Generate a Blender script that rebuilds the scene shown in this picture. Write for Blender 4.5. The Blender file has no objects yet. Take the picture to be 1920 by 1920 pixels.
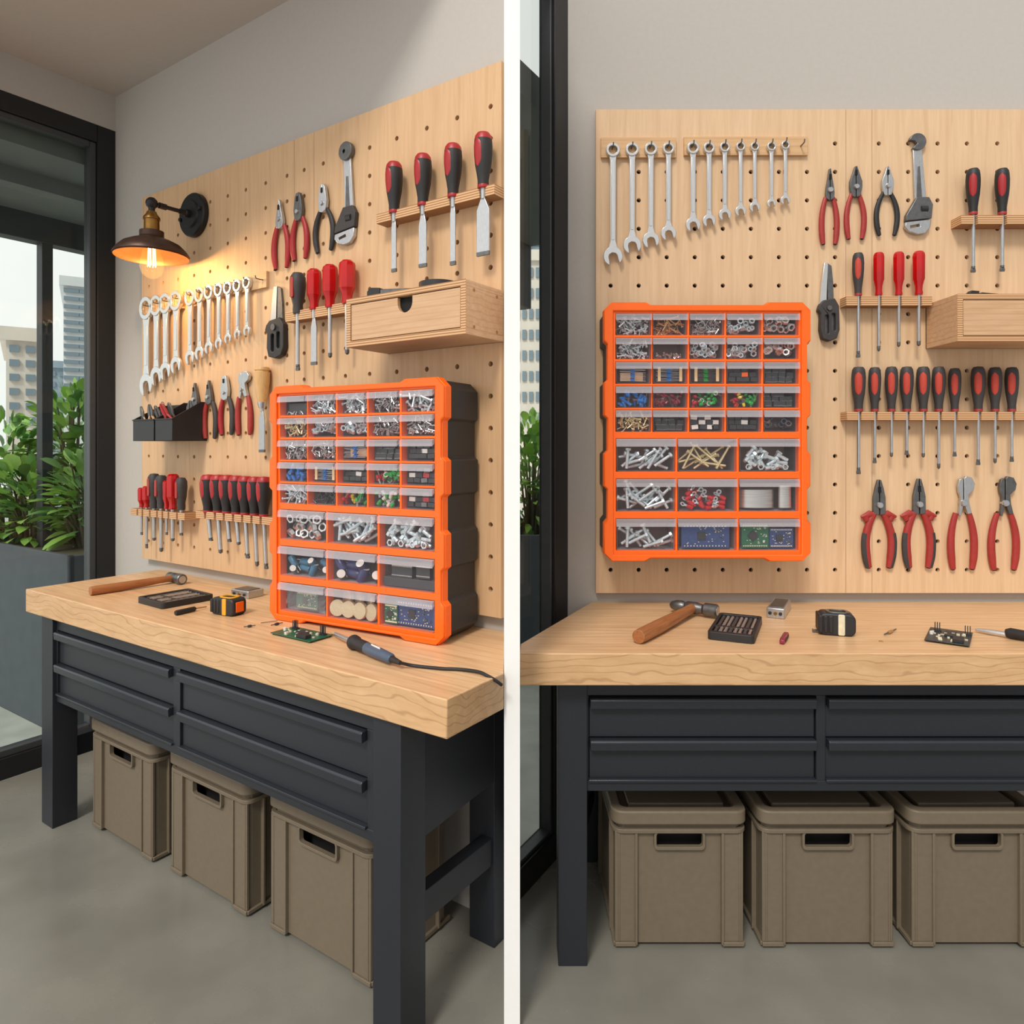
import bpy, bmesh, math, random
from mathutils import Vector, Matrix
random.seed(11)
SC = bpy.context.scene
COL = SC.collection
PI = math.pi
F = 1307.0; CU = 960.0; CV = 840.0; HC = 1.46      # focal length in px, principal column, horizon row, eye height

# ------------------------------------------------------------------ materials
def lin(c):
    r = []
    for q in c[:3]:
        q = q / 255.0
        r.append(q / 12.92 if q <= 0.04045 else ((q + 0.055) / 1.055) ** 2.4)
    return r
def nodes(name):
    m = bpy.data.materials.new(name); m.use_nodes = True
    nt = m.node_tree; nt.nodes.clear()
    out = nt.nodes.new('ShaderNodeOutputMaterial')
    return m, nt, out
def mat(name, col, rough=.5, metal=0., var=.08, scale=30, bump=0., trans=0., spec=.5, stretch=(1, 1, 1), rvar=0., emit=0.):
    m, nt, out = nodes(name)
    p = nt.nodes.new('ShaderNodeBsdfPrincipled')
    nt.links.new(p.outputs[0], out.inputs[0])
    c = lin(col)
    tc = nt.nodes.new('ShaderNodeTexCoord'); mp = nt.nodes.new('ShaderNodeMapping')
    mp.inputs['Scale'].default_value = stretch
    nt.links.new(tc.outputs['Object'], mp.inputs['Vector'])
    n = nt.nodes.new('ShaderNodeTexNoise'); n.inputs['Scale'].default_value = scale; n.inputs['Detail'].default_value = 5
    nt.links.new(mp.outputs[0], n.inputs['Vector'])
    r = nt.nodes.new('ShaderNodeValToRGB')
    r.color_ramp.elements[0].position = .3; r.color_ramp.elements[1].position = .7
    r.color_ramp.elements[0].color = [q * (1 - var) for q in c] + [1]
    r.color_ramp.elements[1].color = [min(1, q * (1 + var)) for q in c] + [1]
    nt.links.new(n.outputs['Fac'], r.inputs[0]); nt.links.new(r.outputs[0], p.inputs['Base Color'])
    p.inputs['Roughness'].default_value = rough; p.inputs['Metallic'].default_value = metal
    p.inputs['Specular IOR Level'].default_value = spec
    p.inputs['Transmission Weight'].default_value = trans
    if rvar:
        mr = nt.nodes.new('ShaderNodeMapRange')
        mr.inputs['From Min'].default_value = .3; mr.inputs['From Max'].default_value = .7
        mr.inputs['To Min'].default_value = rough - rvar; mr.inputs['To Max'].default_value = rough + rvar
        nt.links.new(n.outputs['Fac'], mr.inputs[0]); nt.links.new(mr.outputs[0], p.inputs['Roughness'])
    if bump:
        b = nt.nodes.new('ShaderNodeBump'); b.inputs['Strength'].default_value = bump; b.inputs['Distance'].default_value = .002
        nt.links.new(n.outputs['Fac'], b.inputs['Height']); nt.links.new(b.outputs[0], p.inputs['Normal'])
    if emit:
        p.inputs['Emission Color'].default_value = c + [1]; p.inputs['Emission Strength'].default_value = emit
    return m
def wood(name, c1, c2, cl, stretch, scale=6, line=.35, wavescale=3, dist=7, rough=.5, wdir='X', wstretch=None, wl=.22):
    m, nt, out = nodes(name)
    p = nt.nodes.new('ShaderNodeBsdfPrincipled'); nt.links.new(p.outputs[0], out.inputs[0])
    tc = nt.nodes.new('ShaderNodeTexCoord')
    mp = nt.nodes.new('ShaderNodeMapping'); mp.inputs['Scale'].default_value = stretch
    nt.links.new(tc.outputs['Object'], mp.inputs['Vector'])
    n = nt.nodes.new('ShaderNodeTexNoise'); n.inputs['Scale'].default_value = scale; n.inputs['Detail'].default_value = 7
    n.inputs['Roughness'].default_value = .65; n.inputs['Distortion'].default_value = .4
    nt.links.new(mp.outputs[0], n.inputs['Vector'])
    r = nt.nodes.new('ShaderNodeValToRGB'); r.color_ramp.elements[0].position = .3; r.color_ramp.elements[1].position = .72
    r.color_ramp.elements[0].color = lin(c1) + [1]; r.color_ramp.elements[1].color = lin(c2) + [1]
    nt.links.new(n.outputs['Fac'], r.inputs[0])
    mp2 = nt.nodes.new('ShaderNodeMapping'); mp2.inputs['Scale'].default_value = wstretch or stretch
    nt.links.new(tc.outputs['Object'], mp2.inputs['Vector'])
    w = nt.nodes.new('ShaderNodeTexWave'); w.bands_direction = wdir
    w.inputs['Scale'].default_value = wavescale; w.inputs['Distortion'].default_value = dist
    w.inputs['Detail'].default_value = 3; w.inputs['Detail Scale'].default_value = .8 if wl > .15 else .55
    nt.links.new(mp2.outputs[0], w.inputs['Vector'])
    r2 = nt.nodes.new('ShaderNodeValToRGB')
    r2.color_ramp.elements[0].position = .0; r2.color_ramp.elements[0].color = (line, line, line, 1)
    r2.color_ramp.elements[1].position = wl; r2.color_ramp.elements[1].color = (0, 0, 0, 1)
    nt.links.new(w.outputs['Fac'], r2.inputs[0])
    mx = nt.nodes.new('ShaderNodeMix'); mx.data_type = 'RGBA'
    nt.links.new(r2.outputs[0], mx.inputs['Factor']); nt.links.new(r.outputs[0], mx.inputs['A'])
    mx.inputs['B'].default_value = lin(cl) + [1]
    nt.links.new(mx.outputs['Result'], p.inputs['Base Color'])
    p.inputs['Roughness'].default_value = rough
    b = nt.nodes.new('ShaderNodeBump'); b.inputs['Strength'].default_value = .08; b.inputs['Distance'].default_value = .002
    nt.links.new(n.outputs['Fac'], b.inputs['Height']); nt.links.new(b.outputs[0], p.inputs['Normal'])
    return m
def plywood(name, c1, c2, freq=260):
    m, nt, out = nodes(name)
    p = nt.nodes.new('ShaderNodeBsdfPrincipled'); nt.links.new(p.outputs[0], out.inputs[0])
    tc = nt.nodes.new('ShaderNodeTexCoord')
    w = nt.nodes.new('ShaderNodeTexWave'); w.bands_direction = 'Z'; w.inputs['Scale'].default_value = freq / 6.283 * 1.0
    w.inputs['Distortion'].default_value = .5; w.inputs['Detail Scale'].default_value = .1
    nt.links.new(tc.outputs['Object'], w.inputs['Vector'])
    r = nt.nodes.new('ShaderNodeValToRGB'); r.color_ramp.elements[0].position = .15; r.color_ramp.elements[1].position = .45
    r.color_ramp.elements[0].color = lin(c1) + [1]; r.color_ramp.elements[1].color = lin(c2) + [1]
    nt.links.new(w.outputs['Fac'], r.inputs[0]); nt.links.new(r.outputs[0], p.inputs['Base Color'])
    p.inputs['Roughness'].default_value = .55
    return m
def clear(name, col, opac, rough=.15, gl=.5):
    m, nt, out = nodes(name)
    t = nt.nodes.new('ShaderNodeBsdfTransparent'); p = nt.nodes.new('ShaderNodeBsdfPrincipled')
    p.inputs['Base Color'].default_value = lin(col) + [1]; p.inputs['Roughness'].default_value = rough
    p.inputs['Specular IOR Level'].default_value = gl
    f = nt.nodes.new('ShaderNodeFresnel'); f.inputs[0].default_value = 1.3
    a = nt.nodes.new('ShaderNodeMath'); a.operation = 'ADD'; a.inputs[1].default_value = opac; a.use_clamp = True
    gm = nt.nodes.new('ShaderNodeNewGeometry'); iv = nt.nodes.new('ShaderNodeMath'); iv.operation = 'SUBTRACT'; iv.inputs[0].default_value = 1; nt.links.new(gm.outputs['Backfacing'], iv.inputs[1])
    fm = nt.nodes.new('ShaderNodeMath'); fm.operation = 'MULTIPLY'; nt.links.new(f.outputs[0], fm.inputs[0]); nt.links.new(iv.outputs[0], fm.inputs[1])
    nt.links.new(fm.outputs[0], a.inputs[0])
    x = nt.nodes.new('ShaderNodeMixShader')
    nt.links.new(a.outputs[0], x.inputs[0]); nt.links.new(t.outputs[0], x.inputs[1]); nt.links.new(p.outputs[0], x.inputs[2])
    nt.links.new(x.outputs[0], out.inputs[0])
    return m
def pane(name, tint, ior=1.35):
    m, nt, out = nodes(name)
    t = nt.nodes.new('ShaderNodeBsdfTransparent'); t.inputs[0].default_value = lin(tint) + [1]
    g = nt.nodes.new('ShaderNodeBsdfGlossy'); g.inputs['Roughness'].default_value = .01
    f = nt.nodes.new('ShaderNodeFresnel'); f.inputs[0].default_value = ior
    x = nt.nodes.new('ShaderNodeMixShader')
    gm = nt.nodes.new('ShaderNodeNewGeometry'); iv = nt.nodes.new('ShaderNodeMath'); iv.operation = 'SUBTRACT'; iv.inputs[0].default_value = 1; nt.links.new(gm.outputs['Backfacing'], iv.inputs[1])
    fm = nt.nodes.new('ShaderNodeMath'); fm.operation = 'MULTIPLY'; nt.links.new(f.outputs[0], fm.inputs[0]); nt.links.new(iv.outputs[0], fm.inputs[1])
    nt.links.new(fm.outputs[0], x.inputs[0]); nt.links.new(t.outputs[0], x.inputs[1]); nt.links.new(g.outputs[0], x.inputs[2])
    nt.links.new(x.outputs[0], out.inputs[0])
    return m

M = {}
M['board'] = wood('maple_board', (212, 176, 136), (226, 193, 156), (194, 154, 116), (14, 14, .9), 5, .22, 1.0, 11, .5, 'X', (4, 4, .45))
M['boardA'] = wood('maple_board_shaded', (202, 162, 120), (216, 179, 138), (182, 140, 100), (14, 14, .9), 5, .2, 1.0, 11, .5, 'X', (4, 4, .45))  # same maple toned down; the left bay's dimmer light is in the colour
M['rail'] = wood('maple_rail', (204, 162, 116), (218, 180, 136), (180, 134, 92), (.8, 9, 14), 6, .3, 2.2, 6, .5, 'Z', (.8, 6, 6))
M['top'] = wood('butcher_block', (204, 162, 118), (230, 192, 148), (176, 128, 84), (1.1, 12, 12), 4.5, .26, 1.6, 9, .36, 'Y', (.9, 6, 9))
M['edge'] = wood('block_edge', (198, 156, 110), (220, 180, 134), (150, 104, 66), (1.6, 7, 7), 5, .42, 3.4, 19, .45, 'Z', (1.5, 3, 4.2), .10)
M['boxwood'] = wood('box_plywood', (196, 154, 114), (214, 176, 138), (172, 126, 88), (1.2, 12, 16), 5, .3, 2.2, 5, .5, 'Z', (.8, 6, 8))
M['ply'] = plywood('plywood_edge', (150, 104, 66), (214, 170, 124))
M['hammerwood'] = wood('hickory', (146, 88, 50), (178, 118, 72), (116, 66, 36), (3, 30, 30), 5, .3, 6, 3, .35, 'Y', (2, 14, 14))
M['chiselwood'] = wood('ash_handle', (206, 158, 98), (226, 184, 128), (180, 130, 74), (20, 20, 3), 5, .3, 6, 3, .35, 'X', (14, 14, 2))
M['wall'] = mat('wall_paint', (184, 178, 171), .9, 0, .02, 60, .1)
M['ceil'] = mat('ceiling_paint', (190, 178, 168), .9, 0, .02, 40, .05)
M['floor'] = mat('polished_concrete', (126, 123, 114), .25, 0, .13, 3.5, .02, rvar=.08)
M['terrace'] = mat('terrace_concrete', (168, 170, 164), .7, 0, .15, 5, .1)
M['partition'] = mat('partition_paint', (244, 244, 242), .8, 0, .01, 40)
M['frame'] = mat('black_aluminium', (34, 34, 35), .42, .2, .05, 40)
M['profile'] = mat('grey_aluminium', (70, 72, 75), .4, .3, .05, 40)
M['glass'] = pane('window_glass', (244, 248, 246))
M['soffit'] = mat('soffit_render', (112, 116, 114), .9, 0, .05, 8)
M['beam'] = mat('beam_steel', (58, 62, 66), .6, 0, .05, 8)
M['steel'] = mat('bench_steel', (40, 43, 49), .42, .15, .06, 90, .05)
M['lipsteel'] = mat('bench_lip', (52, 56, 63), .3, .35, .05, 90)
M['bin'] = mat('taupe_plastic', (112, 100, 83), .5, 0, .05, 60, .05)
M['bindark'] = mat('taupe_lid_panel', (98, 88, 74), .42, 0, .05, 60)
M['hole'] = mat('opening_shade', (22, 20, 18), .9, 0, .05, 20)  # near-black that puts the shade of openings into the colour
M['orange'] = mat('orange_plastic', (255, 104, 8), .42, 0, .03, 60, .02)
M['black'] = mat('black_plastic', (36, 36, 38), .5, 0, .08, 60, .05)
M['rubber'] = mat('black_rubber', (34, 32, 33), .55, 0, .1, 80, .05)
M['drubber'] = mat('charcoal_rubber', (58, 54, 54), .6, 0, .1, 80, .05)
M['red'] = mat('red_rubber', (162, 28, 32), .42, 0, .06, 60)
M['redd'] = mat('brick_red_rubber', (160, 46, 40), .45, 0, .08, 60)
M['rede'] = mat('orange_red_inlay', (186, 62, 44), .5, 0, .08, 60)
M['redclear'] = mat('red_clear_acetate', (214, 22, 24), .12, 0, .04, 20, trans=.35)
M['chrome'] = mat('satin_chrome', (214, 214, 214), .3, .85, .06, 80, stretch=(8, 8, 1))
M['steelb'] = mat('bright_steel', (190, 192, 194), .32, .85, .1, 60, stretch=(6, 6, 1))
M['dsteel'] = mat('dark_steel', (112, 112, 112), .4, .8, .15, 60)
M['zinc'] = mat('zinc_plate', (200, 212, 218), .3, .45, .1, 120)
M['brassy'] = mat('yellow_zinc', (216, 204, 160), .32, .45, .1, 120)
M['bronze'] = mat('bronze_screw', (190, 146, 100), .35, .45, .1, 120)
M['darkscrew'] = mat('blackened_steel', (74, 76, 84), .35, .5, .1, 120)
M['brass'] = mat('aged_brass', (150, 112, 58), .35, .9, .15, 40)
M['lampblack'] = mat('lamp_black', (34, 34, 36), .45, .3, .08, 60)
M['shade'] = mat('bronzed_shade', (74, 52, 42), .42, .5, .12, 40)
M['copper'] = mat('shade_inside', (134, 78, 44), .4, .5, .08, 40)
M['drawer'] = clear('clear_drawer', (206, 206, 214), .02, .12)
M['lip'] = clear('frosted_lip', (222, 218, 224), .27, .25)
M['liner'] = mat('drawer_liner', (150, 132, 126), .7, 0, .04, 30)  # even grey-brown for the cell dividers and back
M['envelope'] = clear('bulb_glass', (255, 214, 150), .008, .05)
M['filament'] = mat('glowing_filament', (255, 196, 104), .5, 0, .01, 5, emit=26)
M['white'] = mat('white_plastic', (226, 222, 216), .45, 0, .04, 40)
M['cream'] = mat('cream_tape', (222, 190, 140), .6, 0, .05, 40)
M['blue'] = mat('blue_resin', (34, 112, 190), .3, 0, .08, 60)
M['navy'] = mat('navy_sleeve', (44, 48, 96), .3, 0, .1, 60)
M['teal'] = mat('teal_sleeve', (42, 104, 134), .3, 0, .1, 60)
M['green'] = mat('green_lens', (26, 178, 70), .2, 0, .08, 60, trans=.3)
M['yellow'] = mat('yellow_lens', (226, 204, 40), .2, 0, .08, 60, trans=.2)
M['redlens'] = mat('red_lens', (206, 34, 44), .2, 0, .08, 60, trans=.3)
M['maroon'] = mat('maroon_lens', (140, 40, 62), .25, 0, .08, 60)
M['chip'] = mat('chip_epoxy', (44, 46, 50), .5, 0, .08, 60)
M['foam'] = mat('grey_foam', (66, 66, 70), .95, 0, .3, 400, .3)
M['pcbg'] = mat('green_circuit_board', (28, 92, 66), .4, 0, .25, 150)
M['pcbb'] = mat('blue_circuit_board', (44, 66, 116), .4, 0, .25, 150)
M['pcbd'] = mat('dark_circuit_board', (48, 56, 56), .4, 0, .35, 150)
M['gold'] = mat('gold_pads', (226, 218, 188), .4, .2, .1, 100)
M['coin'] = mat('coin_face', (204, 184, 152), .4, .5, .1, 200)
M['bag'] = clear('foil_bag', (196, 198, 204), .18, .15)
M['tapey'] = mat('tape_yellow', (226, 164, 36), .4, 0, .05, 60)
M['leaf'] = mat('leaf_green', (158, 200, 96), .42, 0, .3, 6)
M['leafd'] = mat('leaf_dark', (112, 158, 84), .42, 0, .3, 6)
M['stem'] = mat('stem_brown', (92, 84, 60), .8, 0, .2, 20)
M['planter'] = mat('planter_wood', (112, 92, 72), .7, 0, .2, 12, stretch=(1, 1, 8))
M['planterg'] = mat('planter_grey', (74, 80, 86), .7, 0, .08, 12)
M['tower'] = mat('tower_pale', (214, 218, 220), .8, 0, .04, 3)
M['tower2'] = mat('tower_grey', (150, 168, 182), .7, 0, .04, 3)
M['tower3'] = mat('tower_cream', (226, 216, 204), .8, 0, .04, 3)
M['towerwin'] = mat('tower_window', (128, 146, 158), .25, 0, .1, 2)
M['spool'] = mat('solder_wire', (196, 196, 194), .35, .8, .2, 500, stretch=(.02, .02, 1))

# ------------------------------------------------------------------ mesh building
class MB:
    def __init__(s): s.bm = bmesh.new(); s.M = Matrix(); s.mi = 0
    def v(s, p): return s.bm.verts.new(s.M @ Vector(p))
    def f(s, vs):
        try:
            q = s.bm.faces.new(vs); q.material_index = s.mi; return q
        except ValueError: return None
    def box(s, x0, x1, y0, y1, z0, z1):
        V = [s.v(p) for p in ((x0,y0,z0),(x1,y0,z0),(x1,y1,z0),(x0,y1,z0),(x0,y0,z1),(x1,y0,z1),(x1,y1,z1),(x0,y1,z1))]
        for q in ((3,2,1,0),(4,5,6,7),(0,1,5,4),(1,2,6,5),(2,3,7,6),(3,0,4,7)): s.f([V[i] for i in q])
        return s
    def prism(s, pts, y0, y1, k=1.0):
        n = len(pts); a = [s.v((p[0], y0, p[1])) for p in pts]; b = [s.v((p[0]*k, y1, p[1]*k)) for p in pts]
        s.f(a); s.f(b[::-1])
        for i in range(n): s.f([a[i], b[i], b[(i+1) % n], a[(i+1) % n]])
        return s
    def prismz(s, pts, z0, z1):
        n = len(pts); a = [s.v((p[0], p[1], z0)) for p in pts]; b = [s.v((p[0], p[1], z1)) for p in pts]
        s.f(a[::-1]); s.f(b)
        for i in range(n): s.f([a[i], a[(i+1) % n], b[(i+1) % n], b[i]])
        return s
    def plate(s, outer, holes, y0, y1):
        bm = bmesh.new(); es = []
        for lp in [outer] + list(holes):
            vs = [bm.verts.new((p[0], y0, p[1])) for p in lp]
            for i in range(len(vs)): es.append(bm.edges.new((vs[i], vs[(i+1) % len(vs)])))
        bmesh.ops.triangle_fill(bm, use_beauty=True, edges=es)
        r = bmesh.ops.extrude_face_region(bm, geom=bm.faces[:])
        for q in r['geom']:
            if isinstance(q, bmesh.types.BMVert): q.co.y = y1
        bm.verts.index_update()
        mp = [s.v(q.co) for q in bm.verts]
        for fc in bm.faces: s.f([mp[q.index] for q in fc.verts])
        bm.free(); return s
    def lathe(s, prof, seg=20, a0=0, a1=2*PI, axis='z', c=(0, 0, 0)):
        full = abs(a1 - a0 - 2*PI) < 1e-6; n = seg if full else seg + 1
        rings = []
        for r, h in prof:
            row = []
            for i in range(n):
                a = a0 + (a1 - a0) * i / seg
                x, y = r * math.cos(a), r * math.sin(a)
                p = (x, y, h) if axis == 'z' else ((x, h, y) if axis == 'y' else (h, x, y))
                row.append(s.v((p[0]+c[0], p[1]+c[1], p[2]+c[2])))
                if r < 1e-7: break
            rings.append(row)
        for A_, B_ in zip(rings, rings[1:]):
            for i in range(seg):
                j = (i + 1) % n if full else i + 1
                if len(A_) == 1 and len(B_) == 1: continue
                if len(A_) == 1: s.f([A_[0], B_[i], B_[j]])
                elif len(B_) == 1: s.f([A_[i], A_[j], B_[0]])
                else: s.f([A_[i], A_[j], B_[j], B_[i]])
        return s
    def cyl(s, r, p0, p1, seg=12, r1=None): return s.tube([p0, p1], [r, r if r1 is None else r1], seg)
    def tube(s, pts, rad, seg=10, fl=1.0, cap=True, up=None):
        pts = [Vector(p) for p in pts]
        if not isinstance(rad, (list, tuple)): rad = [rad] * len(pts)
        prev = None; rows = []
        for i, p in enumerate(pts):
            d = (pts[min(i+1, len(pts)-1)] - pts[max(i-1, 0)]).normalized()
            if prev is None:
                u = Vector(up) if up else (Vector((0, 1, 0)) if abs(d.y) < .9 else Vector((1, 0, 0)))
            else: u = prev
            u = (u - d * u.dot(d)).normalized(); w = d.cross(u); prev = u
            rows.append([s.v(p + (u * math.cos(2*PI*k/seg) * fl + w * math.sin(2*PI*k/seg)) * rad[i]) for k in range(seg)])
        for A_, B_ in zip(rows, rows[1:]):
            for k in range(seg): s.f([A_[k], A_[(k+1) % seg], B_[(k+1) % seg], B_[k]])
        if cap: s.f(rows[0][::-1]); s.f(rows[-1])
        return s
def mesh(mb, name, mats, smooth=35, bevel=0):
    bm = mb.bm
    bmesh.ops.recalc_face_normals(bm, faces=bm.faces[:])
    me = bpy.data.meshes.new(name); bm.to_mesh(me); bm.free()
    for m in (mats if isinstance(mats, (list, tuple)) else [mats]): me.materials.append(M[m] if isinstance(m, str) else m)
    if smooth:
        me.polygons.foreach_set('use_smooth', [True] * len(me.polygons)); me.set_sharp_from_angle(angle=math.radians(smooth))
    return me
def ob(name, mb, mats, parent=None, bevel=0, smooth=35, mw=None, label=None, seg=2):
    me = mb if isinstance(mb, bpy.types.Mesh) else mesh(mb, name, mats, smooth)
    o = bpy.data.objects.new(name, me); COL.objects.link(o)
    if parent: o.parent = parent
    if mw is not None: o.matrix_world = mw
    if bevel:
        b = o.modifiers.new('bevel', 'BEVEL'); b.width = bevel; b.segments = seg; b.limit_method = 'ANGLE'; b.angle_limit = math.radians(40)
        b.harden_normals = False
    if label: o['label'] = label
    return o
def tag(o, label, cat, group=None, kind=None):
    o['label'] = label; o['category'] = cat
    if group: o['group'] = group
    if kind: o['kind'] = kind
    return o
def struct(name, mb, m, mw=None, bevel=0, label=None, parent=None):
    o = ob(name, mb, m, parent, bevel, 35, mw)
    if not parent: o['kind'] = 'structure'
    if label: o['label'] = label
    return o
def thing(name, label, cat, mw, group=None):
    o = bpy.data.objects.new(name, None); COL.objects.link(o); o.matrix_world = mw
    o.empty_display_size = .03
    return tag(o, label, cat, group)
def T(x, y, z): return Matrix.Translation((x, y, z))
def Rz(a): return Matrix.Rotation(a, 4, 'Z')
def Ry(a): return Matrix.Rotation(a, 4, 'Y')
def Rx(a): return Matrix.Rotation(a, 4, 'X')
SWAP = Matrix(((1,0,0,0),(0,0,1,0),(0,1,0,0),(0,0,0,1)))           # lays an upright plate flat
def circle(r, n=16, cx=0, cz=0, a0=0): return [(cx + r*math.cos(a0+2*PI*i/n), cz + r*math.sin(a0+2*PI*i/n)) for i in range(n)]
def rrect(x0, x1, z0, z1, r, n=4):
    P = []
    for cx, cz, a in ((x1-r, z1-r, 0), (x0+r, z1-r, 90), (x0+r, z0+r, 180), (x1-r, z0+r, 270)):
        for i in range(n+1):
            t = math.radians(a + 90*i/n); P.append((cx + r*math.cos(t), cz + r*math.sin(t)))
    return P

# ------------------------------------------------------------------ the two bays: a local frame each (x along the pegboard, y into its wall, z up)
class Room:
    def __init__(s, ox, oy, a):
        s.ox, s.oy, s.a = ox, oy, a; s.c, s.s = math.cos(a), math.sin(a); s.W = T(ox, oy, 0) @ Rz(a)
    def loc(s, X, Y): dx, dy = X - s.ox, Y - s.oy; return (dx*s.c + dy*s.s, -dx*s.s + dy*s.c)
    def ray(s, u, v):
        d = ((u-CU)/F, 1.0, -(v-CV)/F)
        return s.loc(0, 0), (d[0]*s.c + d[1]*s.s, -d[0]*s.s + d[1]*s.c, d[2])
    def onY(s, u, v, y): o, d = s.ray(u, v); k = (y - o[1]) / d[1]; return (o[0] + k*d[0], HC + k*d[2])
    def onX(s, u, v, x): o, d = s.ray(u, v); k = (x - o[0]) / d[0]; return (o[1] + k*d[1], HC + k*d[2])
    def onZ(s, u, v, z): o, d = s.ray(u, v); k = (z - HC) / d[2]; return (o[0] + k*d[0], o[1] + k*d[1])
    def px(s, u, v, y): return s.onY(u+.5, v, y)[0] - s.onY(u-.5, v, y)[0]
    def m(s, x, y, z, rz=0): return s.W @ T(x, y, z) @ Rz(rz)
A = Room(-2.096, 2.88, math.atan2(-.5627, .8266)); A.yb = .515; A.wall = .55
B = Room(0, 0, 0); B.yb = 2.52; B.wall = 2.55
A.tab = 'left'; B.tab = 'right'
ORD = ['first', 'second', 'third', 'fourth', 'fifth', 'sixth', 'seventh', 'eighth', 'ninth', 'tenth', 'eleventh', 'twelfth']

# ------------------------------------------------------------------ setting
fl = MB(); fl.prismz([(-3.2, -2.6), (3.2, -2.6), (3.2, 2.56), (.205, 2.56), (.0, 2.22), (-.0, 2.14), (-1.96, 3.46), (-2.9, 2.1), (-3.2, 2.0)], -.12, 0)
struct('floor', fl, 'floor', label='polished grey concrete floor')
w = MB(); w.prismz([(-.29, .55), (2.144, .55), (2.07, .65), (-.29, .65)], 0, 3.2); struct('wall_back', w, 'wall', A.W, label='plain grey wall behind the left-hand pegboard')
w = MB(); w.box(.205, 2.6, 2.55, 2.65, 0, 3.2); struct('wall_rear', w, 'wall', label='plain grey wall behind the right-hand pegboard')
c = MB(); c.prismz([(-.3, .65), (2.14, .65), (1.62, -.2), (.55, -.62), (-.3, -.62)], 3.2, 3.3); struct('ceiling', c, 'ceil', A.W, label='grey-beige ceiling over the left-hand bench')
p = MB(); p.box(-.0200, .0200, 1.75, 2.3, 0, 3.2); struct('wall_partition', p, 'partition', label='thin white partition between the two bays')

# left window wall: x = -.217 in bay A
xw = -.217
w = MB(); w.box(xw-.1, xw, -.62, .55, 3.03, 3.2); struct('wall_left', w, 'wall', A.W, label='strip of wall above the left-hand glass door')
def window(n, Wm, y0, y1, z1, label, fr, rv, near=True):
    """glazed bay in the local plane x=0, running y0..y1, room on +x side"""
    r = MB(); a = y0+fr if near else y0; b = y1-fr
    D_ = .10 if near else rv+.012; r.box(-D_, .0, y1-fr, y1, 0, z1); r.box(-D_, .0, a, b, z1-fr, z1); r.box(-D_, 0, a, b, 0, .095)
    if near: r.box(-.10, .0, y0, y0+fr, 0, z1)
    o = struct('window_%d' % n, r, 'frame', Wm, .003, label)
    s_ = MB(); q = .03 if near else .012; zb, zt = .095, z1-fr
    e_ = rv+.03 if near else rv+.010; s_.box(-e_, -.012, b-q, b, zb, zt); s_.box(-e_, -.012, a, b-q, zt-q, zt); s_.box(-e_, -.012, a, b-q, zb, zb+q)
    if near: s_.box(-rv-.03, -.012, a, a+q, zb+q, zt-q)
    s2 = ob('sash', s_, 'profile', o, .003)
    g = MB(); g.box(-rv-.008, -rv, a+q*near, b-q, zb+q, zt-q); ob('glass', g, 'glass', o)
    return o
window(1, A.W @ T(xw, 0, 0), -.62, .55, 3.03, 'tall black-framed glass door wall beside the left-hand bench', .085, .042)
# right oblique window wall from (.0276,2.253) to (.205,2.55)
dx, dy = .205-.0276, 2.55-2.253; Ln = math.hypot(dx, dy); aw = math.atan2(-dx, dy)
window(2, T(.205, 2.55, 0) @ Rz(aw), -.36, 0, 3.2, 'slim black-framed window beside the right-hand pegboard', .1, .05, False)

# ------------------------------------------------------------------ pegboards
def pegboard(R, x0, x1, z0, z1, cols, rows, skip, seams, label):
    y0, y1 = R.yb, R.yb + .018
    cuts = [x0] + seams + [x1]
    root = thing('pegboard', label, 'pegboard', R.m((x0+x1)/2, R.yb, z0))
    inv = T(-(x0+x1)/2, -R.yb, -z0)
    for a, b in zip(cuts, cuts[1:]):
        a += .0008; b -= .0008
        holes = []
        for cx in cols:
            for rz in rows:
                if a + .012 < cx < b - .012 and not skip(cx, rz): holes.append(circle(R.hr, 14, cx, rz))
        mb = MB(); mb.M = inv; mb.plate([(a, z0), (b, z0), (b, z1), (a, z1)], holes, y0, y1)
        ob('panel', mb, 'boardA' if R is A else 'board', root, .0)
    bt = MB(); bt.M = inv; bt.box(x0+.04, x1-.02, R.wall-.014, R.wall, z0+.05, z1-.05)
    ob('shade_backing', bt, 'hole', root)  # dark sheet that paints the shade behind the peg holes
    return root
A.hr = .0082; B.hr = .0078
cA = [.157, .278, .399, .524, .643, .767, .889, 1.016, 1.146, 1.245, 1.351, 1.468, 1.589, 1.717, 1.85, 1.976, 2.106]
rA = [2.499 - .0979*k for k in range(16)]
pegboard(A, .095, 2.147, .947, 2.626, cA, rA,
         lambda x, z: (z > 2.1 and x < .3 and z > 2.45) or (z > 2.45 and x < .6) or (1.5 < z < 1.7 and x < .35),
         [1.189, 1.301], 'pale maple pegboard seen at an angle, behind the wall lamp and the standing cabinet')
bx = lambda u: (u-CU)/F*2.52
bz = lambda v: HC - (v-CV)/F*2.52
cB = [bx(1145+52.6*k) for k in range(9)] + [bx(1610)] + [bx(u) for u in (1648, 1703, 1758, 1813, 1870, 1925, 1980)]
rB = [bz(269+53.3*k) for k in range(16)]
pegboard(B, bx(1117), 2.2, bz(1112), bz(205), cB, rB,
         lambda x, z: (x < bx(1540) and z > bz(290)) or (x < bx(1160) and z > bz(500)) or (abs(x-bx(1610)) < .01),
         [bx(1586), bx(1635)], 'pale maple pegboard seen face on, with the orange cabinet mounted on it')

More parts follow.
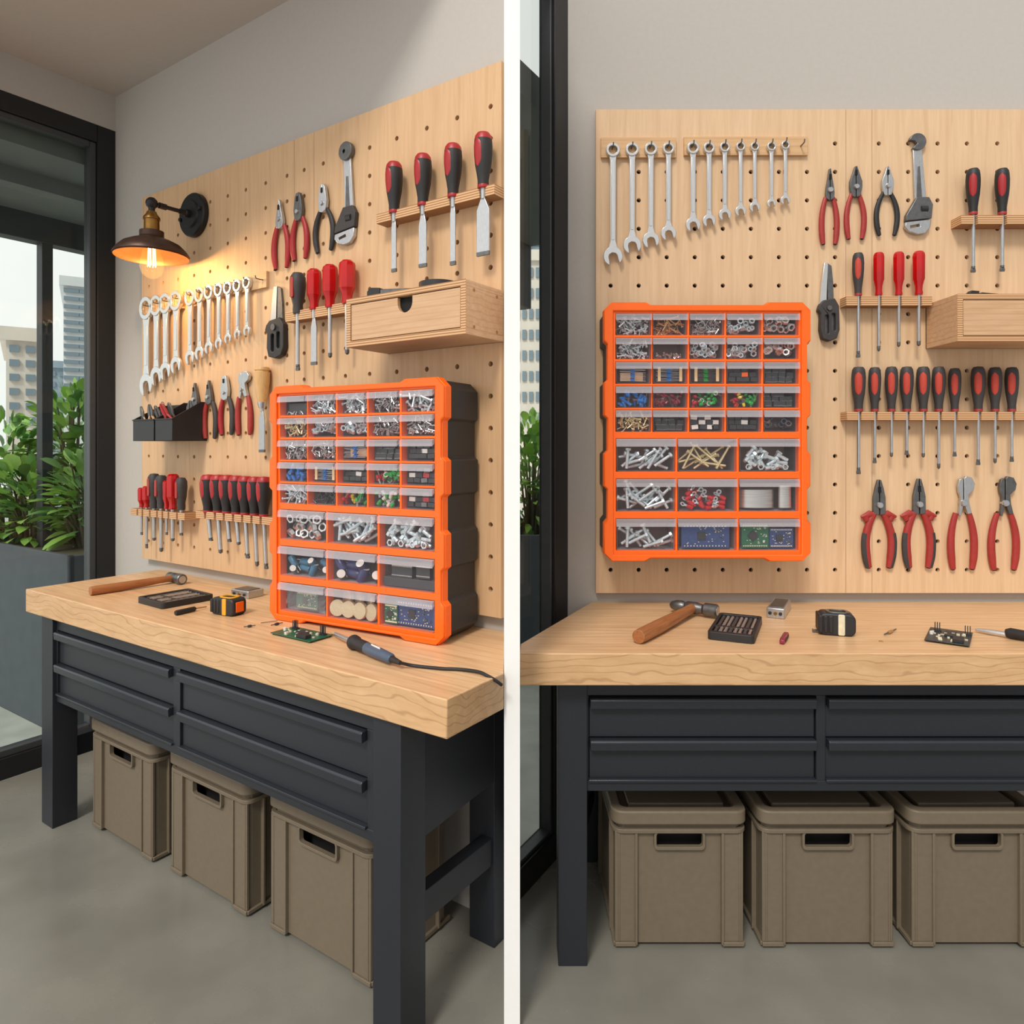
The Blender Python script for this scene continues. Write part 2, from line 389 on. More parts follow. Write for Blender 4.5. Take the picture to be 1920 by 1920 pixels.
# ------------------------------------------------------------------ hand tools (local: x right, y into the board, z up)
def wrench(R, u, vr, vb, rpx, jpx, label):
    y = R.yb - .0215
    x, z = R.onY(u, vr, y); zb = R.onY(u, vb, y)[1]; k = R.px(u, vr, y)
    L = z - zb; r = rpx * k; J = jpx * k / 2
    t = thing('combination_wrench', label, 'wrench', R.m(x, y, z), 'wrenches on the %s-hand rail' % R.tab)
    m = MB(); m.plate(circle(r, 24), [circle(r*.62, 12)], -.008, .008); ob('ring_head', m, 'chrome', t, .0015)
    zj = -L + J*.78
    m = MB(); a, b = r*.52, J*.46
    m.prism([(-a, -r*.72), (-a*.8, -r*1.6), (-a*.72, zj+J*1.6), (-b*1.1, zj+J*.7), (b*1.1, zj+J*.7), (a*.72, zj+J*1.6), (a*.8, -r*1.6), (a, -r*.72)], -.004, .004)
    m.prism([(-a*.5, -r*1.5), (-a*.42, zj+J*1.7), (a*.42, zj+J*1.7), (a*.5, -r*1.5)], -.0055, -.004)
    ob('shank', m, 'chrome', t, .0015)
    P = [(J*math.cos(q), J*math.sin(q)) for q in [math.radians(-58 + 296*i/22) for i in range(23)]]
    g = J*.46
    P += [(-g*1.02, -J*.45), (-g, 0), (-g*.75, g*.55), (0, g*.8), (g*.75, g*.55), (g, 0), (g*1.02, -J*.45)]
    m = MB(); m.M = T(0, 0, zj) @ Ry(math.radians(-12)); m.prism(P, -.006, .006); ob('open_jaw', m, 'chrome', t, .0015)
    return t

def pliers(R, ut, vt, ub, vb, spx, kind, grips, label, group, headm='dsteel', hpx=None):
    y = R.yb - .0105
    x0, z0 = R.onY(ut, vt, y); x1, z1 = R.onY(ub, vb, y); L = math.hypot(z0-z1, x1-x0); S = spx * R.px(ut, vb, y) / 2
    a = math.atan2(x1-x0, z0-z1) * .8
    t = thing('pliers', label, 'pliers', R.m(x0, y, z0) @ Ry(-a*0 + a), group)
    kx = (R.px(ut, vb, y) / (F and (R.onY(ut, vt-.5, y)[1] - R.onY(ut, vt+.5, y)[1])))
    hp = {'needle': [(.003, 0), (.010, -.005), (.026, -.13), (.048, -.25), (.056, -.33), (.05, -.40), (.003, -.425)],
          'long': [(.004, 0), (.018, -.005), (.045, -.1), (.066, -.2), (.068, -.36), (.06, -.395), (.004, -.40)],
          'combo': [(.003, 0), (.026, -.004), (.042, -.06), (.056, -.17), (.066, -.25), (.058, -.33), (.05, -.40), (.003, -.425)],
          'wide': [(.003, 0), (.012, -.004), (.045, -.11), (.082, -.21), (.082, -.30), (.05, -.42), (.003, -.43)],
          'slip': [(.004, -.03), (.02, -.004), (.07, -.02), (.095, -.085), (.085, -.15), (.05, -.2), (.06, -.3), (.085, -.40), (.045, -.41), (.004, -.30)]}[kind]
    for sg in (-1, 1):
        pts = [(sg*p[0]*L*kx, p[1]*L) for p in hp]
        if kind == 'slip': pts = [(p[0]*.6, p[1] - .02*L) for p in pts] if sg < 0 else [(p[0]*(1.25 if p[1] > -.2*L else 1), p[1]) for p in pts]
        m = MB(); m.prism(pts, -.009 - .001*sg, .004); ob('jaw', m, headm, t, .0015)
    zc = -.12*L if kind in ('needle', 'long') else -.1*L
    if kind != 'slip':
        m = MB(); m.prism([(-.012*L*kx, zc+.04*L), (.012*L*kx, zc+.04*L), (.014*L*kx, zc-.03*L), (-.014*L*kx, zc-.03*L)], -.0115, -.006); ob('notch_shade', m, 'hole', t)  # dark patch, the notch's shade put into its colour
    zp = -.29*L
    m = MB(); m.lathe([(0, -.016), (.03*L, -.016), (.036*L, -.013), (.036*L, .004), (0, .004)], 16, axis='y', c=(0, 0, zp)); ob('pivot', m, 'steelb', t)
    zs = -.38 if kind != 'slip' else -.40
    flare = kind == 'long'
    for sg, gm in zip((-1, 1), grips):
        pts = []; rr = []
        end = .55 if not flare else .62
        xa = (.048 if kind != 'slip' else .07)*L*kx; n = 24; kr = L*(1+kx)/2*(.88 if not flare else 1.08)
        for i in range(n+1):
            q = i/n
            fq = 1-((q-.55)/.55)**2 if q < .55 else 1-(.42 if not flare else .34)*((q-.55)/.45)**2
            pts.append(Vector((sg*(xa + (S-.03*kr-xa)*fq), 0, (zs + (-1-zs)*q)*L)))
            rr.append(kr*(.032 + .012*math.sin(min(1, q*1.6)*PI/2) - .012*max(0, (q-.8)/.2)))
        m = MB(); m.tube(pts, rr, 12, fl=.75)
        if flare:
            m.tube([(sg*.03*L, 0, zs*L-.02*L), (sg*.10*L*kx, 0, zs*L-.012*L), (sg*.2*L*kx, 0, zs*L-.045*L)], [.02*L, .042*L, .014*L], 10, fl=.8)
            m.tube([(sg*.15*L*kx, 0, zs*L-.04*L), (sg*.13*L*kx, 0, zs*L-.09*L)], [.035*L, .03*L], 10, fl=.8)
        g = ob('grip', m, gm, t)
        if flare:
            m = MB(); m.tube([p + Vector((sg*.012*L*kx, -.002, 0)) for p in pts[9:]], [q*.86 for q in rr[9:]], 10, fl=.7); ob('grip_backing', m, 'drubber', g)
        m = MB(); m.tube([pts[-1], pts[-1] + (pts[-1]-pts[-2]).normalized()*.012*L], [rr[-1], rr[-1]*.5], 10, fl=.75); ob('grip_tip', m, 'rubber', g)
    return t

def driver(R, u, vt, vh, vb, wpx, style, tip, label, group, yo=.045, name='screwdriver', ub=None, cat='screwdriver', srm=1.0):
    y = R.yb - yo
    x, zt = R.onY(u, vt, y); zh = R.onY(u, vh, y)[1]; k = R.px(u, vt, y); r = wpx*k/2
    xb, zb = R.onY(ub if ub else u, vb, y)
    h = zt - zh; ls = zh - zb
    t = thing(name, label, cat, R.m(x, y, zh), group)
    if style in ('redblack', 'capred', 'blackred'):
        main = 'rubber' if style != 'blackred' else 'drubber'
        prof = [(0, 0), (.56*r, 0), (.60*r, .05*h), (.60*r, .14*h), (.72*r, .27*h), (.88*r, .42*h), (.98*r, .6*h), (1.0*r, .75*h), (.95*r, .86*h)]
        top = [(.95*r, .86*h), (.88*r, .93*h), (.66*r, .985*h), (0, h)]
        if style == 'blackred': prof += top[1:]; ob('handle', MB().lathe(prof, 24), main, t)
        else:
            ob('handle', MB().lathe(prof, 24), main, t); ob('end_cap', MB().lathe([(0, .85*h)] + top, 24), 'red' if style == 'capred' else 'rubber', t)
        am_ = -PI/2 - .15 if R is A else -PI/2 - math.atan2(u-CU, F)
        a0, a1 = am_ - .62, am_ + .62
        rr = lambda q: r*(.6 + .4*math.sin(min(1, q/.75)*PI/2)) if q < .75 else r
        z0, z1 = .36, .86
        lp = MB(); n = 10; rows = []
        prs = [(.72, .27), (.88, .42), (.98, .6), (1.0, .75), (.95, .86), (.88, .93)]
        def rad(q):
            for (ra, qa), (rb, qb) in zip(prs, prs[1:]):
                if qa <= q <= qb: return ra + (rb-ra)*(q-qa)/(qb-qa)
            return .9
        for i in range(n+1):
            q = z0 + (z1-z0)*i/n; e = math.sqrt(max(.02, 1 - (2*i/n-1)**4)); am = (a0+a1)/2; ah = (a1-a0)/2*e
            rows.append([lp.v((rad(q)*r*(1.035 if 0 < j < 6 else .98)*math.cos(am-ah+2*ah*j/6), rad(q)*r*(1.035 if 0 < j < 6 else .98)*math.sin(am-ah+2*ah*j/6), q*h)) for j in range(7)])
        for P, Q in zip(rows, rows[1:]):
            for j in range(6): lp.f([P[j], P[j+1], Q[j+1], Q[j]])
        ob('inlay', lp, 'red' if style != 'blackred' else 'rede', t)
        m = MB(); m.lathe([(0, -.012*h), (.6*r, -.012*h), (.62*r, .03*h), (.58*r, .05*h)], 20); ob('collar', m, 'red' if style == 'capred' else 'redd', t)
    elif style == 'clear':
        prof = [(0, 0), (.62*r, 0), (.66*r, .04*h), (.58*r, .1*h), (.62*r, .2*h), (.8*r, .3*h), (.95*r, .36*h), (.98*r, .84*h), (.98*r, .88*h), (.9*r, .94*h), (.62*r, .99*h), (0, h)]
        ob('handle', MB().lathe(prof, 8), 'redclear', t, .0012, 20)
        m = MB(); m.cyl(.28*r, (0, 0, .02*h), (0, 0, .55*h), 10); ob('shaft_core', m, 'dsteel', t)
    elif style == 'dark':
        prof = [(0, 0), (.62*r, 0), (.66*r, .1*h), (.62*r, .2*h), (.85*r, .4*h), (1.0*r, .7*h), (.95*r, .88*h), (.6*r, .985*h), (0, h)]
        ob('handle', MB().lathe(prof, 24), 'drubber', t)
        m = MB(); m.M = T(0, -r*.8, .62*h); m.prism(rrect(-.34*r, .3*r, -.26*h, .24*h, .28*r), -.22*r, .2*r); ob('inlay', m, 'redd', t, .001)
    elif style == 'timber':
        prof = [(0, 0), (.55*r, 0), (.6*r, .05*h), (.8*r, .3*h), (.98*r, .6*h), (1.0*r, .85*h), (.86*r, .86*h), (.86*r, .9*h), (.98*r, .91*h), (.9*r, .985*h), (0, h)]
        ob('handle', MB().lathe(prof, 24), 'chiselwood', t)
        m = MB(); m.lathe([(0, -.12*h), (.42*r, -.12*h), (.58*r, .0), (.6*r, .04*h), (0, .04*h)], 16); ob('ferrule', m, 'steelb', t)
    sr = .26*r*srm
    xo = (xb - x)
    if tip in ('flat', 'phillips'):
        m = MB(); e = -ls*.93
        m.tube([(0, 0, .01*h), (xo*.93, 0, e)], [sr, sr*.92], 10)
        ob('shaft', m, 'steelb', t)
        m = MB()
        if tip == 'phillips': m.tube([(xo*.9, 0, e*.97), (xo*.93, 0, e), (xo*.97, 0, -ls*.975), (xo, 0, -ls)], [sr*1.04, sr*1.04, sr*.95, sr*.25], 8)
        else:
            m.tube([(xo*.9, 0, e*.96), (xo*.93, 0, e)], [sr*1.03]*2, 8)
            m.M = T(xo*.96, 0, 0); m.prism([(-sr*.9, e), (-sr*1.25, -ls*.97), (-sr*1.1, -ls), (sr*1.1, -ls), (sr*1.25, -ls*.97), (sr*.9, e)], -sr*.5, sr*.5)
        ob('tip', m, 'dsteel', t, .0006)
    else:
        bw = {'chisel': .56, 'narrow': .36, 'wide': .82}[tip]*r; n1 = -ls*.16 if tip != 'wide' else -ls*.17; n2 = n1 - ls*(.16 if tip != 'narrow' else .1)
        m = MB(); m.tube([(0, 0, .02*h), (0, 0, n1)], [sr*1.15, sr], 10)
        m.prism([(-sr*.9, n1*.9), (-bw, n2), (-bw, -ls*.94), (-bw*.98, -ls), (bw*.98, -ls), (bw, -ls*.94), (bw, n2), (sr*.9, n1*.9)], -.003, .003)
        ob('blade', m, 'steelb', t, .0012)
        m = MB(); m.prism([(-bw*1.0, -ls*.945), (-bw*.98, -ls*1.002), (bw*.98, -ls*1.002), (bw*1.0, -ls*.945)], -.0038, .0034); ob('bevel_edge', m, 'dsteel', t)
    return t

def rack(R, x0, x1, z0, z1, slots, depth, label, sw=.012, pegs=()):
    """wooden bar on the board, slots open to the front"""
    cx = (x0+x1)/2
    t = thing('tool_rack', label, 'rack', R.m(cx, R.yb, z0))
    yf = -depth; P = [(x0-cx, 0), (x0-cx, yf)]
    for s_ in sorted(slots):
        q = s_ - cx
        P += [(q-sw/2, yf), (q-sw/2, yf+depth*.42), (q+sw/2, yf+depth*.42), (q+sw/2, yf)]
    P += [(x1-cx, yf), (x1-cx, 0)]
    m = MB(); m.prismz(P, 0, z1-z0); ob('bar', m, 'ply', t, .0012)
    return t

# ---------------- bay A tools on the board
WA = [(275,578,739,11.5,23),(293.8,573,720,10.5,20),(311,569,710,10.5,19),(330.6,564,698,10.5,18.5),(357,558,682,9,16),(375,553,673,8.5,15.5),(392.5,548,662,8,14),(411,544,652.5,7.5,12.5),(428.4,540,643,7.3,12),(446,536,634,7,11),(464,530.6,628,7,12)]
desc = ['longest chrome combination wrench', 'chrome combination wrench']
for i, (u, vr, vb, r, j) in enumerate(WA):
    k = 'longest' if i == 0 else ('shortest' if i == 10 else '%s from the left, of the chrome' % ORD[i])
    lab = {0: 'longest chrome combination wrench, leftmost under the wall lamp', 10: 'shortest chrome combination wrench, rightmost under the wall lamp'}.get(i, '%s chrome combination wrench from the left under the wall lamp' % ORD[i])
    wrench(A, u, vr, vb, r, j, lab)
def hookrail(R, q, yb, label, hooks):
    """q: pixel corners TL, TR, BL"""
    (ul, vl), (ur, vr_), hpx = q
    yy = R.yb - .014
    x0, za = R.onY(ul, vl, yy); x1, zb = R.onY(ur, vr_, yy); z1 = (za+zb)/2; z0 = R.onY(ur, vr_+hpx, yy)[1] + (z1-zb)
    cx = (x0+x1)/2
    t = thing('hook_rail', label, 'rail', R.m(cx, R.yb, (z0+z1)/2))
    m = MB(); m.box(x0-cx, x1-cx, -.013, 0, -(z1-z0)/2, (z1-z0)/2); ob('bar', m, 'rail', t, .001)
    for (u, v) in hooks:
        hx, hz = R.onY(u, v, R.yb-.03)
        hx -= cx; hz -= (z0+z1)/2
        m = MB(); m.tube([(hx, -.010, hz+.004), (hx, -.03, hz+.003), (hx, -.045, hz+.004), (hx, -.048, hz+.014)], .0024, 8); ob('hook', m, 'dsteel', t)
    return t
hookrail(A, ((265, 562), (342, 547), 32), 0, 'short maple hook rail holding the four longest wrenches, under the wall lamp', [(u, v-3) for u, v, *_ in WA[:4]])
hookrail(A, ((349, 541), (499, 508), 31), 0, 'long maple hook rail holding seven shorter wrenches beside the wall lamp', [(u, v-3) for u, v, *_ in WA[4:]] + [(486, 525)])
gA = 'pliers on the left-hand pegboard'
pliers(A, 526, 375, 525, 504, 32, 'needle', ('red', 'red'), 'slim needle-nose pliers with red grips, leftmost of the top row right of the lamp', gA, 'steelb')
pliers(A, 561, 362, 560, 487, 32, 'combo', ('red', 'red'), 'blunt-nosed pliers with red grips between needle-nose and black-gripped pliers', gA, 'dsteel')
pliers(A, 607, 346, 606, 472, 39, 'combo', ('rubber', 'rubber'), 'pliers with black grips hanging left of the adjustable wrench, angled pegboard', gA, 'steelb')
pliers(A, 366.6, 718, 364.5, 825, 27, 'needle', ('red', 'drubber'), 'needle-nose pliers with red and dark grips beside the black tool cups', gA)
pliers(A, 393, 713, 392, 822, 26, 'needle', ('redd', 'drubber'), 'needle-nose pliers with red and dark grips, second right of the black cups', gA)
pliers(A, 423, 704, 421, 815, 27, 'combo', ('red', 'drubber'), 'combination pliers with red and dark grips beside the slip-joint pliers', gA, 'steelb')
pliers(A, 455.6, 696, 453, 815, 29, 'slip', ('redd', 'redd'), 'slip-joint pliers with thin red grips left of the wooden-handled chisel', gA, 'steelb')

def adjustable(R, u, vt, ub, vb, wpx, head, label):
    y = R.yb - .006
    x, z = R.onY(u, vt, y); xb, zb = R.onY(ub, vb, y); k = R.px(u, (vt+vb)/2, y); L = z - zb; w_ = wpx*k
    t = thing('adjustable_wrench', label, 'wrench', R.m(x, y, z))
    r = w_*.30
    m = MB()
    if head == 'disc': m.plate(circle(r, 24), [circle(r*.22, 10, -r*.2, 0)], -.014, .004)
    else:
        P = [(r*math.cos(q), r*math.sin(q)) for q in [math.radians(-128 + 298*i/24) for i in range(25)]] + [(-r*.35, .08*r), (-r*.05, -.25*r), (-r*.35, -.5*r)]
        m.prism(P, -.012, .004)
    ob('end_eye', m, 'dsteel', t, .0015)
    a = w_*.20; zt = -r*.7; z1 = -L*.62; xs = (xb-x)*.4 + w_*.12
    m = MB(); m.prism([(-a*.75, zt), (a*.85, zt), (xs+a, z1), (xs-a*1.05, z1)], -.006, .004); ob('shank', m, 'steelb', t, .0015)
    m = MB(); m.prism([(-a*.2+xs*.3, zt-L*.2), (a*.25+xs*.3, zt-L*.2), (xs+a*.2, z1), (xs-a*.75, z1)], -.008, -.0058); ob('recess', m, 'dsteel', t, .001)
    xc = xb - x
    H = L*.38; q = w_/2
    m = MB(); m.prism([(xc-q*.15, z1+.02*L), (xc+q*.72, z1+.02*L), (xc+q, z1-.06*L), (xc+q*.9, z1-.55*H), (xc-q*.95, z1-.62*H), (xc-q*.9, z1-.45*H)], -.014, .004)
    ob('jaw_block', m, 'drubber' if R is A else 'dsteel', t, .002)
    m = MB(); m.lathe([(0, -q*.24), (q*.24, -q*.24), (q*.24, q*.24), (0, q*.24)], 14, axis='x', c=(xc+q*.38, -.008, z1-.28*H)); ob('thumb_screw', m, 'black', t)
    m = MB()
    P = [(xc-q*.95, z1-.66*H), (xc+q*.85, z1-.58*H), (xc+q*.82, z1-.8*H), (xc+q*.45, z1-.97*H), (xc-q*.1, z1-H), (xc-q*.7, z1-.92*H), (xc-q, z1-.78*H)]
    hole = [(xc-q*.62, z1-.76*H), (xc+q*.05, z1-.70*H), (xc+q*.1, z1-.78*H), (xc-q*.6, z1-.83*H)]
    m.plate(P, [hole], -.012, .004); ob('lower_jaw', m, 'steelb', t, .002)
    return t
adjustable(A, 652, 285, 651, 460, 40, 'disc', 'grey adjustable wrench with round eye, right of the black-gripped pliers on the angled pegboard')

def yA(v): return v
chA = [(739, 304, 399, 510, 24, 'narrow', 741), (793, 289, 385, 501, 25.5, 'chisel', 791), (849.5, 270, 369, 497, 27, 'narrow', 847), (906, 249, 352, 479, 28.5, 'wide', 906)]
for i, (u, a, b, c_, w_, tp, ub) in enumerate(chA):
    driver(A, u, a, b, c_, w_, 'capred', tp, '%s of four red and black handled chisels in the high rack, counting from the left' % ORD[i] if i < 3 else 'widest-bladed chisel with red and black handle, rightmost in the high rack',
           'chisels in the high rack', .045, 'chisel', None, 'chisel', 1.1)
sl = [A.onY(q[0], 400, .47)[0] for q in chA]
rack(A, 1.672, 2.156, 2.207, 2.239, sl, .05, 'long plywood rack high on the angled pegboard holding four chisels', .02)
mA = [(558.5, 511, 588, 695, 19.5, 'dark', 'flat', 'dark-handled flat screwdriver, leftmost above the cabinet on the angled pegboard', 'screwdriver'),
      (589, 504, 581, 684, 18.5, 'clear', 'chisel', 'clear red handled chisel next to the dark-handled screwdriver', 'chisel'),
      (619, 496, 577, 671, 20, 'clear', 'phillips', 'clear red handled screwdriver, middle of the three red ones, left of the wooden box', 'screwdriver'),
      (651, 488, 570, 665, 22, 'clear', 'phillips', 'clear red handled screwdriver partly behind the wooden drawer box', 'screwdriver')]
for u, a, b, c_, w_, st, tp, lb, nm in mA: driver(A, u, a, b, c_, w_, st, tp, lb, 'tools in the short rack beside the wooden box', .04, nm, None, nm)
sl = [A.onY(q[0], 585, A.yb-.04)[0] for q in mA]
x0, z0 = A.onY(535, 604, A.yb-.045); x1, z1 = A.onY(650, 565, A.yb-.045)
rack(A, x0, A.onY(690, 570, A.yb-.045)[0], z0, z0+.036, sl, .045, 'short plywood rack left of the wooden drawer box', .016)
driver(A, 491.5, 688, 757, 848, 18, 'timber', 'chisel', 'wood chisel with pale turned wooden handle left of the standing cabinet', None, .03, 'wood_chisel', 489, 'chisel', 1.0)
lA = [(265.6,914,951,1003,8,'clear','flat'),(275,911,951,1028,9,'clear','flat'),(289,887.5,953,1014,12.5,'dark','phillips'),(302.5,890.6,953,1035,12.5,'dark','phillips'),(312.5,900,954,1003,8.5,'clear','flat'),(324,888,955,1015,13,'clear','phillips'),(340,895,956,1004,12,'dark','flat')]
ub_ = [263.4, 273.7, 290, 297, 313.4, 326, 340]
for i, (u, a, b, c_, w_, st, tp) in enumerate(lA):
    driver(A, u, a, b, c_, w_, st, tp, '%s screwdriver from the left in the low rack under the black cups, %s handle' % (ORD[i], 'clear red' if st == 'clear' else 'dark'), 'screwdrivers in the low left rack', .05, ub=None, srm=1.2)
sl = [A.onY(q[0], 953, A.yb-.05)[0] for q in lA]
x0, z0 = A.onY(249, 965, A.yb-.06); x1 = A.onY(340, 965, A.yb-.06)[0]
rack(A, x0, x1+.04, z0, z0+.030, sl, .07, 'plywood rack with mixed screwdrivers low on the angled pegboard under the black cups', .013)
lB = [(390.6,889,959.5,1014),(409,889.3,960,1038),(425.6,889.7,961.5,1016),(443,891,963,1022),(460,892,964,1047),(477.5,893,965.5,1062),(494.7,893,967,1067)]
for i, (u, a, b, c_) in enumerate(lB):
    driver(A, u, a, b, c_, 17.5, 'capred', 'phillips' if i % 2 else 'flat', '%s from the left of the matching red-capped screwdrivers left of the standing cabinet' % ORD[i], 'red-capped screwdrivers beside the standing cabinet', .045, ub=u+5, srm=1.0)
sl = [A.onY(q[0], 965, A.yb-.045)[0] for q in lB]
x0, z0 = A.onY(369, 971, A.yb-.055)
rack(A, x0, A.onY(530, 975, A.yb-.055)[0], z0, z0+.030, sl, .06, 'plywood rack of matching screwdrivers running behind the standing orange cabinet', .013)

def folding(R, ut, vt, vm, vb, u2, wpx, label, dark='black'):
    y = R.yb - .005; x, z = R.onY(ut, vt, y); zm = R.onY(ut, vm, y)[1]; zb = R.onY(ut, vb, y)[1]; k = R.px(ut, vm, y); w_ = wpx*k/2
    t = thing('utility_knife', label, 'knife', R.m(x, y, z))
    h1 = z-zm; h2 = zm-zb
    m = MB(); m.M = Ry(.03); m.prism([(-w_*.3, 0), (w_*.05, .0), (w_*.0, -h1*1.1), (-w_*.62, -h1*1.1), (-w_*.5, -h1*.5)], -.008, .002); ob('blade_channel', m, 'chrome', t, .001)
    m = MB(); m.prism([(w_*.02, .0), (w_*.4, -.01), (w_*.55, -h1*.5), (w_*.62, -h1*1.1), (w_*.05, -h1*1.1)], -.006, .003); ob('ruled_arm', m, 'dsteel', t, .001)
    m = MB(); m.plate([(-w_*.5, -h1*.97), (w_*.55, -h1*.92), (w_*.95, -h1*1.12), (w_*1.0, -h1-h2*.72), (w_*.72, -h1-h2*.93), (w_*.1, -h1-h2), (-w_*.6, -h1-h2*.94), (-w_*.8, -h1-h2*.7), (-w_*.75, -h1-h2*.3), (-w_*1.0, -h1-h2*.22), (-w_*.85, -h1-h2*.08)],
                      [rrect(-w_*.35, w_*.0, -h1-h2*.82, -h1-h2*.34, w_*.15), rrect(w_*.25, w_*.62, -h1-h2*.75, -h1-h2*.3, w_*.15)], -.020, .004); ob('handle', m, dark, t, .003)
    m = MB(); m.box(-w_*.5, w_*.7, -.006, .003, -h1-h2*.85, -h1-h2*.3); ob('handle_core', m, 'dsteel', t)
    m = MB(); m.lathe([(0, -.026), (w_*.22, -.026), (w_*.22, 0), (0, 0)], 14, axis='y', c=(0, 0, -h1-h2*.17)); ob('screw', m, 'dsteel', t)
    return t
folding(A, 521.5, 537, 603, 673, 0, 35, 'utility knife with silver blade channel and black handle left of the dark screwdriver, angled pegboard')

# wooden drawer boxes
def drawerbox(R, x0, x1, z0, z1, yf, label, notch=True):
    cx = (x0+x1)/2; W = x1-x0; H = z1-z0; D = R.yb - yf
    t = thing('drawer_box', label, 'drawer box', R.m(cx, yf, z0))
    k = .018; a, b = -W/2, W/2
    m = MB(); m.box(a, b, 0, D, H-k, H); m.box(a, b, 0, D, 0, k); m.box(a, a+k, 0, D, k, H-k); m.box(b-k, b, 0, D, k, H-k); m.box(a, b, D-.006, D, 0, H)
    ob('carcass', m, 'boxwood', t, .001)
    m = MB()
    m.box(a, b, -.0012, .0, H-k, H); m.box(a, b, -.0012, .0, 0, k); m.box(a, a+k, -.0012, 0, k, H-k); m.box(b-k, b, -.0012, 0, k, H-k)
    ob('edge_banding', m, 'ply', t)
    q = .003; nx = W*.018; nr = W*.062 if notch else 0
    top = H-k-q; P = [(a+k+q, k+q), (b-k-q, k+q), (b-k-q, top)]
    if notch:
        P += [(nx+nr, top)] + [(nx + nr*math.cos(tt), top-nr*.6 + nr*math.sin(tt)) for tt in [-PI*i/10 for i in range(11)]] + [(nx-nr, top)]
    P += [(a+k+q, top)]
    d = MB(); d.prism(P, .001, .014); dr = ob('drawer', d, 'boxwood', t, .0008)
    m = MB(); m.box(a+k+.004, b-k-.004, .016, .10, k+.004, top-.002); ob('drawer_shade', m, 'hole', dr)  # dark block painting the shade behind the drawer front
    for zz in (.16*H, .84*H):
        for yy in (.22*D, .82*D):
            for sx_ in (b, a):
                pass
    m = MB()
    for zz in (.16*H, .84*H):
        for yy in (.2*D, .8*D): m.lathe([(0, b+.0008), (.005, b+.0008), (.005, b-.002)], 10, axis='x', c=(0, yy, zz))
    ob('screw_plugs', m, 'hammerwood', t)
    return t
drawerbox(A, 1.677, 2.156, 1.778, 1.931, .33, 'plywood drawer box with thumb notch hanging above the standing cabinet')
# things lying on the box top
x, y = A.onZ(850, 521, 1.931)
t = thing('tape_roll', 'black roll lying on the plywood drawer box above the standing cabinet', 'tape roll', A.m(1.99, .41, 1.931))
m = MB(); m.M = Matrix.Scale(1, 4); m.lathe([(.036, 0), (.06, 0), (.06, .024), (.036, .024), (.036, 0)], 28); ob('tape', m, 'black', t)
m = MB(); m.lathe([(.030, .001), (.036, .001), (.036, .026), (.030, .026), (.030, .001)], 28); ob('core', m, 'dsteel', t)
t = thing('cutter', 'slim black and silver hand tool on the left end of the angled drawer box', 'hand tool', A.m(1.735, .37, 1.931, .12))
m = MB(); m.prism([(0, 0), (.05, 0), (.05, .03), (.012, .034), (0, .022)], -.011, .011); ob('head', m, 'black', t, .002)
m = MB(); m.prism([(.048, .004), (.22, .004), (.24, .012), (.05, .026)], -.008, .008); ob('handle', m, 'dsteel', t, .002)

# black cups with small tools
def cup(R, x, z, w, d, hf, hb, yoff, label):
    t = thing('tool_cup', label, 'tool cup', R.m(x, R.yb-yoff, z))
    k = .003
    m = MB()
    sidep = [(-d, 0), (0, 0), (0, hb), (-d*.18, hb), (-d, hf)]        # (y, z)
    for sx in (-w/2, w/2-k):
        a = [m.v((sx, p[0], p[1])) for p in sidep]; b = [m.v((sx+k, p[0], p[1])) for p in sidep]
        m.f(a); m.f(b[::-1])
        for i in range(5): m.f([a[i], b[i], b[(i+1) % 5], a[(i+1) % 5]])
    m.box(-w/2, w/2, -d, -d+k, 0, hf); m.box(-w/2, w/2, -k, 0, 0, hb); m.box(-w/2, w/2, -d, 0, 0, k)
    ob('body', m, 'black', t, .001)
    m = MB(); m.box(-w/2-.002, w/2+.002, -d-.003, -d+k+.001, hf-.006, hf); ob('front_rim', m, 'black', t, .001)
    return t
x0, z0 = A.onY(248, 827, .36); x1 = A.onY(287, 827, .36)[0]
cup(A, (x0+x1)/2, z0+.0, x1-x0, .152, .092, .16, 0, 'black plastic tool cup nearest the window on the angled pegboard')
xc1 = (x0+x1)/2; x2 = A.onY(289, 827, .36)[0]; x3 = A.onY(318, 827, .36)[0]
cup(A, (x2+.13/2)+.002, z0, .13, .152, .092, .165, 0, 'black plastic tool cup beside the needle-nose pliers')
rnd = random.Random(4)
def minipliers(R, x, y, z, tilt, yaw, cols, label, s=1.0):
    t = thing('mini_pliers', label, 'pliers', R.m(x, y, z, yaw) @ Ry(tilt), 'small tools standing in the black cups')
    for sg in (-1, 1):
        m = MB(); m.prism([(sg*.001, .13*s), (sg*.006*s, .125*s), (sg*.012*s, .10*s), (sg*.010*s, .075*s), (sg*.001, .07*s)], -.004, .004); ob('jaw', m, cols[1], t, .001)
        m = MB(); m.tube([(sg*.005*s, 0, .078*s), (sg*.014*s, 0, .05*s), (sg*.012*s, 0, 0)], [.005*s, .006*s, .005*s], 8); ob('grip', m, cols[0], t)
for i, (xx, yy, tl, cl, lb) in enumerate([(xc1-.045, .40, -.35, ('dsteel', 'dsteel'), 'steel mini pliers leaning left out of the window-side black cup'),
                              (xc1-.012, .42, -.22, ('dsteel', 'steelb'), 'second small steel pliers from the window in the black cup'),
                              (xc1+.015, .40, -.15, ('chiselwood', 'dsteel'), 'small pliers with tan grips in the window-side black cup'),
                              (xc1+.03, .44, -.3, ('rubber', 'dsteel'), 'small black pliers at the right of the window-side black cup')]):
    minipliers(A, xx, yy, z0+.03, tl, .3*i, cl, lb)
